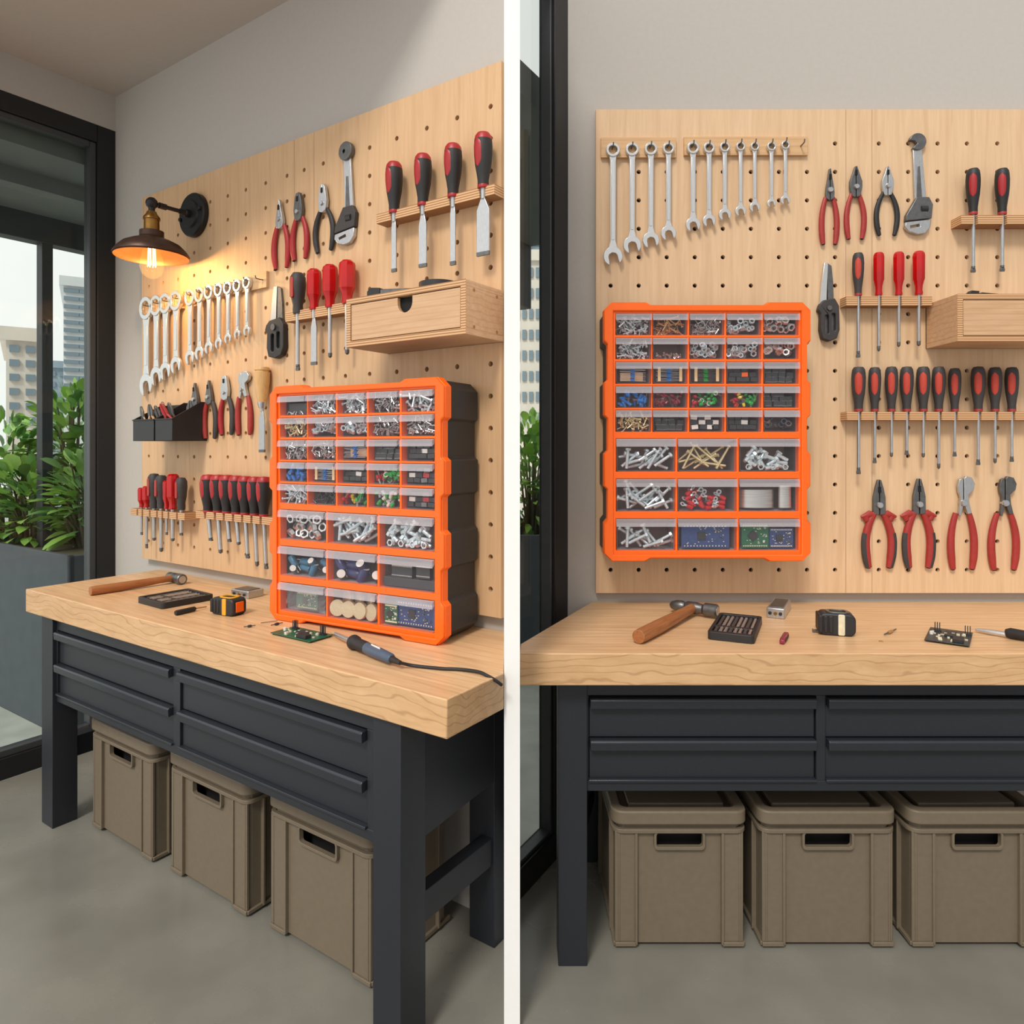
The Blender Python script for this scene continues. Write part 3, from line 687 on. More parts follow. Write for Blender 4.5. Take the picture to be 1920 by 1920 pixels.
for i, (xx, yy, tl, cl, lb) in enumerate([(x2+.03, .40, -.3, ('rubber', 'dsteel'), 'small black pliers leaning at the left of the right-hand black cup'),
                              (x2+.05, .43, -.35, ('drubber', 'dsteel'), 'charcoal mini pliers behind the orange-red one in the right-hand black cup'),
                              (x2+.09, .40, -.5, ('red', 'red'), 'bright red gripped small tool leaning in the right-hand black cup'),
                              (x2+.085, .46, .05, ('dsteel', 'dsteel'), 'upright fork-tipped steel tool at the back of the right-hand black cup')]):
    minipliers(A, xx, yy, z0+.035, tl, .25*i, cl, lb, 1.05)

# ------------------------------------------------------------------ bay B tools on the board
WB = [(1149,282,495,13,36),(1185,281,473,12.5,33.5),(1220,280,463,12,31),(1253,279,449,11,28.5),(1299,278,432.5,11.5,27.5),(1329,278,424,10.5,24),(1358.5,276.6,412,9.5,23),(1388,275.5,404.5,8.5,20.5),(1414.7,275.5,396.5,8,19.5),(1446,275.5,388.5,8.5,16.5),(1472,273,383,8,18)]
for i, (u, vr, vb, r, j) in enumerate(WB):
    lab = {0: 'longest chrome combination wrench at the left edge of the face-on pegboard', 10: 'shortest chrome combination wrench, rightmost on the face-on pegboard'}.get(i, '%s chrome combination wrench from the left, above the wall-mounted cabinet' % ORD[i])
    wrench(B, u, vr, vb, r, j, lab)
hookrail(B, ((1127, 257), (1268, 257), 38), 0, 'short maple hook rail with four long wrenches on the face-on pegboard', [(u, v-4) for u, v, *_ in WB[:4]])
hookrail(B, ((1283, 256), (1515, 255), 35), 0, 'long maple hook rail with seven shorter wrenches on the face-on pegboard', [(u, v-4) for u, v, *_ in WB[4:]] + [(1505, 272)])
gB = 'pliers on the right-hand pegboard'
pliers(B, 1555, 317, 1555.5, 458, 36, 'needle', ('redd', 'redd'), 'needle-nose pliers with red grips, leftmost of the upper pliers on the face-on pegboard', gB, 'dsteel')
pliers(B, 1603.5, 312.5, 1603.5, 448, 40, 'wide', ('redd', 'redd'), 'red-gripped pliers left of the black-gripped pliers on the face-on pegboard', gB, 'dsteel')
pliers(B, 1663, 312.5, 1663.5, 441, 46, 'wide', ('rubber', 'rubber'), 'black-gripped pliers left of the adjustable wrench on the face-on pegboard', gB, 'steelb')
adjustable(B, 1718, 267.5, 1719.5, 441, 52, 'hook', 'grey adjustable wrench with hooked open end on the face-on pegboard')
pliers(B, 1647, 899, 1646, 1064, 60, 'long', ('redd', 'redd'), 'thick red-gripped pliers with square box joint, bottom row left', gB, 'dsteel')
pliers(B, 1721.6, 897, 1720.5, 1064, 57, 'long', ('redd', 'redd'), 'thick red-gripped pliers, second from the left in the bottom row', gB, 'dsteel')
pliers(B, 1804, 892, 1803, 1067, 53, 'slip', ('redd', 'redd'), 'wide-headed slip-joint pliers with thin red grips in the bottom row', gB, 'steelb')
pliers(B, 1882, 892, 1882, 1068, 56, 'slip', ('redd', 'redd'), 'rightmost slip-joint pliers of the bottom row, at the edge of the picture', gB, 'dsteel')
mB = [(1609, 473.7, 554, 670.5, 20.6, 'blackred', 'flat'), (1647.5, 473, 554, 659, 20.5, 'clear', 'phillips'), (1685, 472, 554, 650.6, 20.5, 'clear', 'phillips'), (1722.5, 470.6, 553, 649, 22.5, 'clear', 'phillips')]
for i, (u, a, b, c_, w_, st, tp) in enumerate(mB):
    driver(B, u, a, b, c_, w_, st, tp, ['charcoal-handled screwdriver beside three red-handled ones on the face-on pegboard', 'red-handled screwdriver next to the charcoal-handled one on the face-on pegboard', 'middle one of the three red-handled screwdrivers on the face-on pegboard', 'rightmost one of the three red-handled screwdrivers, face-on pegboard'][i], 'screwdrivers in the short rack right of the mounted cabinet', .04, srm=1.15)
f = lambda u, yo: (u-CU)/F*(2.52-yo)
g = lambda v, yo: HC - (v-CV)/F*(2.52-yo)
rack(B, f(1587, .05), f(1748, .05), g(573, .05), g(555, .05), [f(q[0], .04) for q in mB], .05, 'short wooden rack with four screwdrivers on the face-on pegboard', .013)
rB_ = [(1609.7,687.4,770.6,889,25),(1640,688,770.6,868.6,22),(1671.4,687,770.6,857,22.5),(1700,687,770.6,853,23.5),(1731,687,770.6,858,23.5),(1760,687,770.6,879.6,23),(1790,690,770.6,856,21.5),(1834,687,770.6,872,24),(1865.6,688,770.6,869,23),(1897,688,770.6,866,23)]
for i, (u, a, b, c_, w_) in enumerate(rB_):
    driver(B, u, a, b, c_, w_, 'blackred', 'phillips' if i in (2, 4, 5, 8) else 'flat', '%s screwdriver from the left in the long row of charcoal and red handles' % ORD[i], 'screwdrivers in the long rack', .04, srm=.95)
rack(B, f(1588, .05), f(1960, .05), g(788, .05), g(772, .05), [f(q[0], .04) for q in rB_], .05, 'long wooden rack with a row of charcoal and red screwdrivers', .012)
tB = [(1824.5, 316, 402, 511, 24.5), (1879, 316, 402, 509, 24.5)]
for i, (u, a, b, c_, w_) in enumerate(tB):
    driver(B, u, a, b, c_, w_, 'redblack', 'flat', ['black and red handled screwdriver in the top right rack, left one', 'black and red handled screwdriver at the right edge of the picture, top rack'][i], 'screwdrivers in the top right rack', .045, srm=1.1)
rack(B, f(1801, .055), f(1950, .055), g(421, .055), g(404, .055), [f(q[0], .045) for q in tB], .06, 'wooden rack at the top right of the face-on pegboard', .015)
folding(B, 1550, 494, 567, 641, 0, 40, 'utility knife with silver blade and dark handle right of the mounted cabinet', 'drubber')
yb_ = 2.34; fx = lambda u: (u-CU)/F*yb_; fz = lambda v: HC - (v-CV)/F*yb_
drawerbox(B, fx(1795), fx(2010), fz(640), fz(551), yb_, 'wooden drawer box at the right edge of the face-on pegboard', False)
t = thing('cutter', 'black hand tool lying on the drawer box of the face-on pegboard', 'hand tool', B.m((1814-CU)/F*2.42, 2.42, fz(551)))
m = MB(); m.prism([(0, 0), (.035, 0), (.035, .026), (.008, .028), (0, .02)], -.011, .011); ob('head', m, 'black', t, .002)
m = MB(); m.prism([(.034, .003), (.17, .003), (.18, .01), (.045, .022)], -.008, .008); ob('handle', m, 'rubber', t, .002)

# ------------------------------------------------------------------ wall lamp
ls, lz = A.onY(360, 402.6, A.yb-.02)
ye, ze = A.onX(284.5, 381, ls)
lamp = thing('lamp_sconce', 'black wall lamp with bronze shade and lit filament bulb', 'lamp', A.m(ls, A.yb, lz))
m = MB(); m.lathe([(0, -.034), (.055, -.034), (.058, -.030), (.060, -.026), (.088, -.026), (.093, -.020), (.093, 0), (0, 0)], 40, axis='y'); ob('wall_plate', m, 'lampblack', lamp)
for sx in (-1, 1):
    m = MB(); m.lathe([(0, -.038), (.008, -.036), (.009, -.026), (0, -.026)], 12, axis='y', c=(sx*.072, 0, .012*sx)); ob('plate_screw', m, 'lampblack', lamp)
yl = ye - A.yb; zl = ze - lz
m = MB(); m.tube([(0, -.03, 0), (0, -.05, 0), (0, -.055, .0), (0, -.075, .0)], [.017, .017, .013, .012], 14); m.tube([(0, -.07, 0), (0, yl+.02, zl)], .0085, 14)
m.tube([(0, yl+.06, zl), (0, yl+.03, zl)], .0125, 14)
ob('arm', m, 'lampblack', lamp)
m = MB(); m.lathe([(0, .024), (.012, .021), (.021, .011), (.024, 0), (.021, -.012), (.013, -.02), (.011, -.045), (0, -.045)], 20, c=(0, yl, zl)); ob('elbow', m, 'lampblack', lamp)
D_ = (A.W @ Vector((ls, ye, 0))).y                       # distance of the lamp from the eye
zz = lambda v: HC - (v-CV)/F*D_ - lz
pr = F/D_
m = MB(); m.lathe([(0, zz(397)), (8/pr, zz(397)), (10/pr, zz(402)), (14.5/pr, zz(408)), (15/pr, zz(412)), (13/pr, zz(412)), (13.5/pr, zz(434)), (11/pr, zz(437)), (0, zz(437))], 24, c=(0, yl, 0)); ob('socket', m, 'brass', lamp)
R_ = 66/pr
prof = [(21/pr, zz(434)), (21/pr, zz(444)), (24/pr, zz(448)), (36/pr, zz(452)), (50/pr, zz(459)), (60/pr, zz(469)), (R_, zz(478)), (R_, zz(480))]
m = MB(); m.lathe([(0, zz(434))] + prof + [(p[0]-.004, p[1]-.004) for p in prof[::-1][1:4]], 40, c=(0, yl, 0)); sh = ob('shade', m, 'shade', lamp)
m = MB(); m.lathe([(p[0]-.0042, p[1]-.0048) for p in prof[2:]], 40, c=(0, yl, 0)); ob('shade_lining', m, 'copper', sh)
blp = [(0, zz(446)), (10/pr, zz(446)), (11/pr, zz(454)), (15/pr, zz(470)), (20.5/pr, zz(490)), (21/pr, zz(502)), (17/pr, zz(514)), (9/pr, zz(521)), (0, zz(524))]
m = MB(); m.lathe(blp, 24, c=(0, yl, 0)); bu = ob('bulb', m, 'envelope', lamp)
m = MB()
for k in range(8):
    a = k*PI/4; q = 7/pr
    m.tube([(q*.8*math.cos(a), yl+q*.8*math.sin(a), zz(460)), (q*math.cos(a), yl+q*math.sin(a), zz(500))], .0016, 6)
ob('filament', m, 'filament', bu)
li = bpy.data.lights.new('bulb_light', 'POINT'); li.energy = 8; li.color = (1, .62, .26); li.shadow_soft_size = .03
lo = bpy.data.objects.new('bulb_light', li); COL.objects.link(lo); lo.matrix_world = A.m(ls, ye, lz + zz(497))

# ------------------------------------------------------------------ organiser cabinets
px0, px1, pz0, pz1 = 1132., 1520., 566., 1052.6
SC_ = [(1154.6, 1221.7), (1224, 1289.5), (1293.3, 1358.9), (1362.8, 1428.4), (1432.4, 1498.4)]
SR_ = [(587, 628), (632.5, 673), (678, 719.5), (723.5, 764.5), (768.5, 809.5)]
LC_ = [(1155.4, 1267), (1271, 1382), (1386.4, 1498.4)]
LR_ = [(822, 884.5), (897.5, 959.5), (972.5, 1032.5)]
def silhouette(W, H, e, ch, ins=0):
    st = [(.0, .152, 0), (.164, .300, 1), (.312, .437, 0), (.449, .573, 1), (.586, .710, 0), (.723, .836, 1), (.853, 1.0, 0)]
    Rr = []
    for a, b, k in st:
        for q in (a, b): Rr.append((W - (e if k else 0) - ins, H - q*H))
    Rr[0] = (W-ins, H-ch-ins); Rr[-1] = (W-ins, ch+ins)
    top = [(ch+ins, H-ins), (W*.205, H-ins), (W*.228, H-e*.8-ins), (W*.772, H-e*.8-ins), (W*.795, H-ins), (W-ch-ins, H-ins)]
    bot = [(x, H-z) for x, z in top[::-1]]
    left = [(W-x, z) for x, z in Rr[::-1]]
    return top + Rr + bot + left
def screw_p(m, rr, L, r, kind):
    a = rr.uniform(-PI, PI); b = rr.uniform(-.5, .5)
    m.M = m.M @ Ry(a) @ Rx(b)
    m.tube([(0, 0, -L/2), (0, 0, L/2)], r, 6); m.tube([(0, 0, L/2), (0, 0, L/2+r*1.6)], r*2, 6)
def nut_p(m, rr, r):
    m.M = m.M @ Ry(rr.uniform(-.5, .5)) @ Rx(rr.uniform(-.9, .9)) @ Rz(rr.uniform(-.7, .7))
    m.plate(circle(r, 6, a0=rr.random()), [circle(r*.58, 8)], -r*.35, r*.35)
def pile(mw, w, h, kind, seed, label, cab):
    """heap of parts behind a drawer front: x 0..w, z 0..h"""
    rr = random.Random(seed); m = MB()
    mats = {'screws': ['zinc'], 'fine': ['steelb'], 'brass': ['brassy'], 'bronze': ['bronze'], 'dark': ['darkscrew'], 'bolts': ['zinc'], 'nuts': ['zinc'], 'washers': ['chrome'], 'beads': ['chrome'],
            'resist': ['cream', 'blue', 'steelb'], 'tape': ['cream', 'blue', 'steelb'], 'gtape': ['cream', 'green', 'dsteel'], 'chips': ['chip', 'steelb'], 'relays': ['chip', 'white'], 'relayo': ['chip', 'orange'], 'caps': ['blue', 'steelb'],
            'leds': ['redlens', 'green', 'steelb', 'white'], 'ledm': ['redlens', 'yellow', 'green', 'steelb'], 'leads': ['maroon', 'steelb'], 'blocks': ['white', 'chip'], 'mods': ['chip', 'dsteel', 'redlens', 'white'],
            'bits': ['white', 'green', 'zinc'], 'rings': ['darkscrew', 'steelb'], 'empty': ['chip', 'zinc']}[kind]
    def at(fz=1.0, r=.004):
        hgt = max(0.0, h*fz)
        m.M = T(rr.uniform(.1, .9)*w, rr.uniform(.0, .035), r + rr.random()**1.2*hgt); m.mi = 0
    H = .72
    if kind in ('screws', 'fine', 'brass', 'bronze', 'dark', 'bolts'):
        n, L, r = {'screws': (60, .024, .0022), 'fine': (90, .017, .0018), 'brass': (44, .024, .0022), 'bronze': (46, .024, .0024), 'dark': (60, .016, .0018), 'bolts': (26, .036, .0032)}[kind]
        for i in range(n): at(H, .005); screw_p(m, rr, L*rr.uniform(.8, 1.15), r, 0)
    elif kind in ('nuts', 'washers', 'beads', 'rings'):
        n, r = {'nuts': (26, .0105), 'washers': (14, .013), 'beads': (34, .0035), 'rings': (16, .011)}[kind]
        for i in range(n):
            at(.52 if kind != 'beads' else .2, r); m.mi = 0 if kind != 'rings' else (1 if i == 3 else 0); nut_p(m, rr, r*rr.uniform(.85, 1.1))
    elif kind in ('resist', 'tape', 'gtape'):
        for i in range(9):
            z = .08*h + .62*h*i/9
            m.M = T(w/2, .006 + .004*(i % 3), z) @ Ry(rr.uniform(-.06, .06))
            m.mi = 2; m.tube([(-w*.40, 0, 0), (w*.40, 0, 0)], .0007, 5)
            m.mi = 1; m.tube([(-.007, 0, 0), (-.005, 0, 0), (.005, 0, 0), (.007, 0, 0)], [.0026, .0022, .0022, .0026], 8)
        if kind != 'resist':
            m.M = Matrix(); m.mi = 0
            for xx in (.14, .82): m.box(w*xx, w*(xx+.09), .004, .0075, .06*h, .72*h)
        else:
            m.M = T(w*.5, .02, .3*h); m.mi = 0; m.box(-w*.35, w*.35, .01, .012, -.2*h, .2*h)
    elif kind in ('chips', 'relays', 'relayo', 'blocks', 'mods', 'empty'):
        n = 11 if kind != 'empty' else 1
        for i in range(n):
            col_ = i % 4; row = i // 4
            cw = w*.2; chh = h*.2
            m.M = T(w*(.17+.22*col_) + rr.uniform(-.004, .004), .008 + .006*row, h*(.06+.23*row)) @ Ry(rr.uniform(-.12, .12))
            m.mi = 0 if kind in ('chips', 'empty') else ((1 if i in (6,) else 0) if kind in ('relays', 'relayo') else ((i+row) % 2 if kind == 'blocks' else (0, 0, 1, 0, 3, 0, 2, 0)[i % 8]))
            if kind == 'empty': m.M = T(w*.5, .014, 0); m.box(-w*.36, w*.36, 0, .02, .02*h, .55*h)
            else: m.box(-cw/2, cw/2, 0, .012, 0, chh)
            if kind in ('chips',):
                m.mi = 1
                for q in range(6): m.box(-cw/2+cw*(q+.25)/6, -cw/2+cw*(q+.55)/6, -.001, .001, -.0035, 0)
        if kind == 'empty':
            for i in range(14): at(.06, .003); m.mi = 1; screw_p(m, rr, .009, .0012, 0)
    elif kind in ('caps', 'leds', 'ledm', 'leads', 'bits'):
        n = 30
        for i in range(n):
            at(.58, .006); fx_ = m.M.translation.x / w
            if kind == 'leds': m.mi = 0 if fx_ < .35 else 1
            elif kind == 'ledm': m.mi = 0 if fx_ < .36 else (1 if fx_ < .56 else 2)
            elif kind == 'bits': m.mi = i % 3
            else: m.mi = 0
            r = .0052 if kind != 'leads' else .004
            m.M = m.M @ Ry(rr.uniform(-PI, PI)) @ Rx(rr.uniform(-.4, .4))
            ln = {'caps': .016, 'bits': .012}.get(kind, .008)
            m.tube([(0, 0, -ln/2), (0, 0, ln/2), (0, 0, ln/2+r*.6), (0, 0, ln/2+r)], [r, r, r*.8, r*.2], 8)
            if i % 2 == 0 and kind != 'bits':
                m.mi = len(mats)-1 if kind != 'leds' else 2
                for q in (-.0014, .0014): m.tube([(q, 0, -ln/2), (q, 0, -ln/2-.018)], .0006, 4)
            if kind == 'leds' and i % 9 == 0: m.mi = 3; m.plate(circle(.008, 12), [circle(.004, 8)], -.002, .002)
    o = ob('small_parts', m, mats, None, 0, 35, mw)
    return tag(o, label, 'small parts', None, 'stuff')
def bolt_mesh(L, r, m_='zinc', nm='hex_bolt'):
    m = MB(); m.tube([(0, 0, -L/2), (0, 0, L/2)], r, 10)
    k = int(L/.0035)
    for i in range(2, int(k*.6)): m.tube([(0, 0, -L/2+i*.0035-.0008), (0, 0, -L/2+i*.0035), (0, 0, -L/2+i*.0035+.0008)], [r, r*1.12, r], 10, cap=False)
    m.prismz(circle(r*1.9, 6), L/2, L/2+r*1.5)
    return mesh(m, nm, m_)
def nut_mesh(r):
    m = MB(); m.plate(circle(r, 6), [circle(r*.6, 14)], -r*.4, r*.4); return mesh(m, 'hex_nut', 'chrome')
def terminal_mesh():
    m = MB(); m.tube([(0, 0, -.012), (0, 0, -.002), (0, 0, .010)], [.0075, .0075, .005], 10); m.mi = 1
    m.tube([(0, 0, .010), (0, 0, .016)], .004, 8); m.M = T(0, 0, .024); m.plate(circle(.009, 12), [circle(.0045, 10)], -.001, .001)
    return mesh(m, 'ring_terminal', ['redlens', 'zinc'])
def capacitor_mesh(r, L, sl):
    m = MB(); m.lathe([(0, -L/2), (r*.9, -L/2), (r, -L/2+.003), (r, L/2-.003), (r*.88, L/2)], 18); m.mi = 1; m.lathe([(r*.88, L/2), (0, L/2+.0004)], 18)
    for q in (-.006, .006): m.tube([(q, 0, -L/2), (q, 0, -L/2-.02)], .001, 5)
    return mesh(m, 'capacitor', [sl, 'white'])
def coin_mesh(r):
    m = MB(); m.lathe([(0, -.006), (r*.97, -.006), (r, -.0045), (r, .0045), (r*.97, .006), (r*.9, .006), (r*.88, .0055), (0, .0055)], 28, axis='y'); return mesh(m, 'coin_cell', 'coin')
def strew(cm, x0, z0, w, h, me, name, label, cat, group, n, seed, long=.05, lay=.7, flat=False, spread=PI):
    rr = random.Random(seed); k = max(3, int(w/(.028 if long < .045 else .034)))
    for i in range(n):
        row = i // k; cx = x0 + w*(.12 + .76*((i % k)+.5)/k) + rr.uniform(-.006, .006)
        cz = z0 + long*.25 + row*.017
        a = rr.uniform(.35, 1.5)*rr.choice((-1, 1))
        if spread < 1: a = rr.uniform(-spread, spread)
        if i % k in (0,) and row == 0 and name == 'hex_bolt': a = rr.uniform(-.1, .1)
        cz = max(cz, z0 + abs(math.cos(a))*long*.5 + .006)
        o = ob(name, me, None, None, 0, 0, cm @ T(cx, .018 + .011*((i*2) % 3) , min(cz, z0 + h*lay)) @ Ry(a) @ Rx(rr.uniform(-.15, .15)) @ Rz(rr.uniform(0, 1)))
        tag(o, label, cat, group)
def pcb(mw, w, h, m_, label, seed, name='circuit_board', th=.0016):
    rr = random.Random(seed); t = thing(name, label, 'circuit board', mw)
    m = MB(); m.plate([(0, 0), (w, 0), (w, h), (0, h)], [circle(.0028, 10, w*.07, h*.1), circle(.0028, 10, w*.93, h*.9)], 0, th); ob('board', m, m_, t)
    m = MB(); m.M = T(w*.42, 0, h*.5) @ Ry(PI/4 if seed % 2 else 0); m.box(-h*.17, h*.17, -.003, 0, -h*.17, h*.17); ob('chip', m, 'chip', t)
    m = MB()
    for i in range(14): m.box(w*(.06+.065*i), w*(.06+.065*i)+.003, -.0008, 0, h*.88, h*.88+.004); m.box(w*(.06+.065*i), w*(.06+.065*i)+.003, -.0008, 0, h*.06, h*.06+.004)
    for i in range(26):
        x_, z_ = rr.uniform(.08, .9)*w, rr.uniform(.14, .84)*h; m.box(x_, x_+.004, -.0012, 0, z_, z_+.002)
    ob('pads', m, 'gold', t)
    m = MB()
    for i in range(6):
        x_, z_ = rr.uniform(.62, .86)*w, rr.uniform(.12, .8)*h; m.box(x_, x_+.006, -.003, 0, z_, z_+.004)
    ob('components', m, 'white' if seed % 3 == 0 else 'dsteel', t)
    return t

def cabinet(cm, W, H, D, label, tab, small, big):
    root = thing('parts_cabinet', label, 'parts cabinet', cm)
    sx = W/(px1-px0); sz = H/(pz1-pz0)
    X = lambda u: (u-px0)*sx
    Z = lambda v: (pz1-v)*sz
    e = 6.5*sx; ch = 15*sx
    cells = [(X(a), X(b), Z(d), Z(c_), 0, i, j) for i, (c_, d) in enumerate(SR_) for j, (a, b) in enumerate(SC_)]
    cells += [(X(a), X(b), Z(d), Z(c_), 1, i, j) for i, (c_, d) in enumerate(LR_) for j, (a, b) in enumerate(LC_)]
    out = silhouette(W, H, e, ch)
    fd = .034
    m = MB(); m.plate(out, [[(a, z0), (b, z0), (b, z1), (a, z1)] for a, b, z0, z1, *_ in cells], .004, fd); ob('face_frame', m, 'orange', root, .0018)
    ring = silhouette(W, H, e, ch, .0015); rim_in = [(X(1150), Z(1040)), (X(1502.5), Z(1040)), (X(1502.5), Z(583)), (X(1150), Z(583))]
    m = MB(); m.plate(ring, [rim_in], -.004, .005); ob('raised_border', m, 'orange', root, .0035)
    so = silhouette(W, H, e, ch, .006)
    m = MB(); m.plate(so, [[(X(1150), Z(1036)), (X(1502), Z(1036)), (X(1502), Z(583)), (X(1150), Z(583))]], fd, D); m.box(.02, W-.02, D-.004, D, .02, H-.02)
    ob('housing', m, 'black', root, .002)
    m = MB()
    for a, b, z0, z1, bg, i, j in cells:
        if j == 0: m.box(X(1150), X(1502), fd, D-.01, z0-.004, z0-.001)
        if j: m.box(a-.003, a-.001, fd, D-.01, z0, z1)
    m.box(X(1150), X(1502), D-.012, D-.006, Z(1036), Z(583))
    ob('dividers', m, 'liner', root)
    for a, b, z0, z1, bg, i, j in cells:
        g_ = .0012; w = b-a-2*g_; h = z1-z0-2*g_; x = a+g_; z = z0+g_
        c_ = .006; d = MB(); 
        P = [(x, z+h), (x+.002, z+c_*1.4), (x+c_*.5, z+c_*.4), (x+c_*1.5, z), (x+w-c_*1.5, z), (x+w-c_*.5, z+c_*.4), (x+w-.002, z+c_*1.4), (x+w, z+h)]
        d.prism(P, .004, .0065)
        for P0, P1 in zip(P, P[1:]): d.tube([(P0[0]+.0002, .0035, P0[1]), (P1[0], .0035, P1[1])], .0012, 5)
        d.box(x+.003, x+w-.003, .0066, D-.03, z+.0005, z+.002); d.box(x+.0025, x+.004, .0066, D-.03, z+.002, z+h*.85); d.box(x+w-.004, x+w-.0025, .0066, D-.03, z+.002, z+h*.85)
        dr = ob('drawer', d, 'drawer', root)
        lp = MB(); lh = h*(.33 if not bg else .24)
        lp.M = Matrix()
        q = [lp.v(p_) for p_ in ((x-.001, .004, z+h), (x-.001, -.006, z+h-lh*.12), (x-.001, -.009, z+h-lh), (x-.001, -.006, z+h-lh), (x-.001, .004, z+h-lh*.55))]
        q2 = [lp.v((x+w+.001, v_.co.y, v_.co.z)) for v_ in q]
        lp.f(q); lp.f(q2[::-1])
        for k in range(5): lp.f([q[k], q2[k], q2[(k+1) % 5], q[(k+1) % 5]])
        ob('pull_lip', lp, 'lip', dr)
        cmw = cm
        if not bg:
            k, what = small[i][j]
            pile(cmw @ T(x+.004, .011, z+.004), w-.008, h, k, i*7+j+len(tab)*31, 'heap of %s in the %s drawer of the %s row, %s cabinet' % (what, ORD[j], ORD[i] if i else 'top', tab), tab)
        else:
            big[i][j](cmw, x+.005, z+.003, w-.01, h-.004, i, j)
    return root
rown = ['upper', 'middle', 'bottom']; coln = ['left', 'centre', 'right']
def where(i, j, tab): return 'in %s %s large drawer, %s cabinet' % (rown[i], coln[j], tab)
BM = {'m': bolt_mesh(.062, .0052), 's': bolt_mesh(.034, .0062), 'y': bolt_mesh(.085, .0036, 'brassy', 'wood_screw')}
NM = nut_mesh(.0155); NM2 = nut_mesh(.011); TM = terminal_mesh()
CT = capacitor_mesh(.0115, .04, 'teal'); CN = capacitor_mesh(.015, .046, 'navy'); CO = coin_mesh(.026)
def G(tab):
    W_ = lambda i, j: where(i, j, tab)
    def bolts(key, n, what='zinc hex bolt'):
        def fn(cm, x, z, w, h, i, j):
            L = {'m': .062, 's': .034, 'y': .085}[key]
            strew(cm, x, z, w, h, BM[key], 'hex_bolt' if key != 'y' else 'wood_screw', '%s %s' % (what, W_(i, j)), 'bolt' if key != 'y' else 'screw', '%s %s' % (what + 's', W_(i, j)), n, i*5+j+3, L, .68)
        return fn
    def nuts(n):
        def fn(cm, x, z, w, h, i, j):
            rr = random.Random(8); k = 5
            for q in range(n):
                row = q // k; o = ob('hex_nut', NM, None, None, 0, 0, cm @ T(x + w*(.12+.76*((q % k)+.5*(row % 2)+.2)/k), .02+.012*(q % 2), z+.016+row*.024) @ Rz(rr.uniform(-.7, .7)) @ Rx(rr.uniform(-.6, .6)) @ Ry(rr.random()))
                tag(o, 'large zinc hex nut ' + W_(i, j), 'nut', 'large hex nuts ' + W_(i, j))
        return fn
    def mix(n):
        b_ = bolts('s', n, 'short zinc hex bolt')
        def fn(cm, x, z, w, h, i, j):
            b_(cm, x, z, w, h, i, j)
            for q in range(4):
                o = ob('hex_nut', NM2, None, None, 0, 0, cm @ T(x+w*(.15+.22*q), .014, z+.012) @ Ry(q)); tag(o, 'small hex nut %s, among short bolts' % W_(i, j), 'nut', 'small nuts ' + W_(i, j))
        return fn
    def caps(me, n, what, r):
        def fn(cm, x, z, w, h, i, j):
            rr = random.Random(n+j)
            for q in range(n):
                row = q // 4; a = (1.5, -1.4, .4, 1.2, -.7, 1.57, .2, -1.1)[q % 8]
                o = ob('capacitor', me, None, None, 0, 0, cm @ T(x+w*(.15+.235*(q % 4)), .03+.012*(q % 2), z+.02+row*r*1.7) @ Ry(a) @ (Rx(.9 if q % 3 == 0 else 0)))
                tag(o, '%s %s' % (what, W_(i, j)), 'capacitor', '%ss %s' % (what, W_(i, j)))
        return fn
    def terminals(n):
        def fn(cm, x, z, w, h, i, j):
            strew(cm, x, z, w, h, TM, 'ring_terminal', 'red-sleeved ring terminal ' + W_(i, j), 'terminal', 'red ring terminals ' + W_(i, j), n, 5, .034, .66)
        return fn
    def coins(n):
        def fn(cm, x, z, w, h, i, j):
            for q in range(n):
                row = q // 4
                o = ob('coin_cell', CO, None, None, 0, 0, cm @ T(x+w*(.13+.245*(q % 4)+.08*row), .018+.03*row, z+.027+.028*row) @ Rz(.25-.15*q) @ Rx(-.12))
                tag(o, 'round coin cell ' + W_(i, j) + (', front row' if row == 0 else ', behind the front row'), 'battery', 'coin cells %s row %s' % (('front', 'back')[row], W_(i, j)))
        return fn
    def chips(cm, x, z, w, h, i, j):
        o = tag(ob('foam_block', MB().box(0, w, 0, .06, 0, h*.30), 'foam', None, .002, 35, cm @ T(x, .014, z)), 'grey foam pad %s holding chips' % W_(i, j), 'foam')
        for q, (a, b, c_) in enumerate(((.16, .56, .3), (.64, .9, .34))):
            t = thing('microchip', ['wide black microchip', 'narrow black microchip'][q] + ' on foam ' + W_(i, j), 'microchip', cm @ T(x+w*a, .017, z+h*c_))
            ww = w*(b-a); m = MB(); m.box(0, ww, 0, .02, 0, h*.36); ob('body', m, 'chip', t, .001)
            m = MB()
            for k in range(14): m.box(ww*(k+.3)/14, ww*(k+.6)/14, -.001, .004, h*.36, h*.36+.004); m.box(ww*(k+.3)/14, ww*(k+.6)/14, -.0012, .0, h*.06, h*.06+.003)
            ob('pins', m, 'white', t)
    def board(cfg):
        def fn(cm, x, z, w, h, i, j):
            for q, (a, b, hh, m_, what) in enumerate(cfg):
                pcb(cm @ T(x+w*a, .016+.004*q, z+.003), w*(b-a), h*hh, m_, '%s %s' % (what, W_(i, j)), q+j+1)
        return fn
    def bagged(cm, x, z, w, h, i, j):
        pcb(cm @ T(x+w*.26, .022, z+.006), w*.5, h*.62, 'pcbg', 'green circuit board in a foil bag ' + W_(i, j), 2)
        m = MB(); rr = random.Random(2); nx, nz = 16, 8; grid = []
        for a in range(nx+1):
            grid.append([m.v((w*(.06+.9*a/nx), .016 + (rr.uniform(-.004, .004) if (a < 4 or a > 12) else 0), h*(.04+.74*b/nz))) for b in range(nz+1)])
        for a in range(nx):
            for b in range(nz): m.f([grid[a][b], grid[a+1][b], grid[a+1][b+1], grid[a][b+1]])
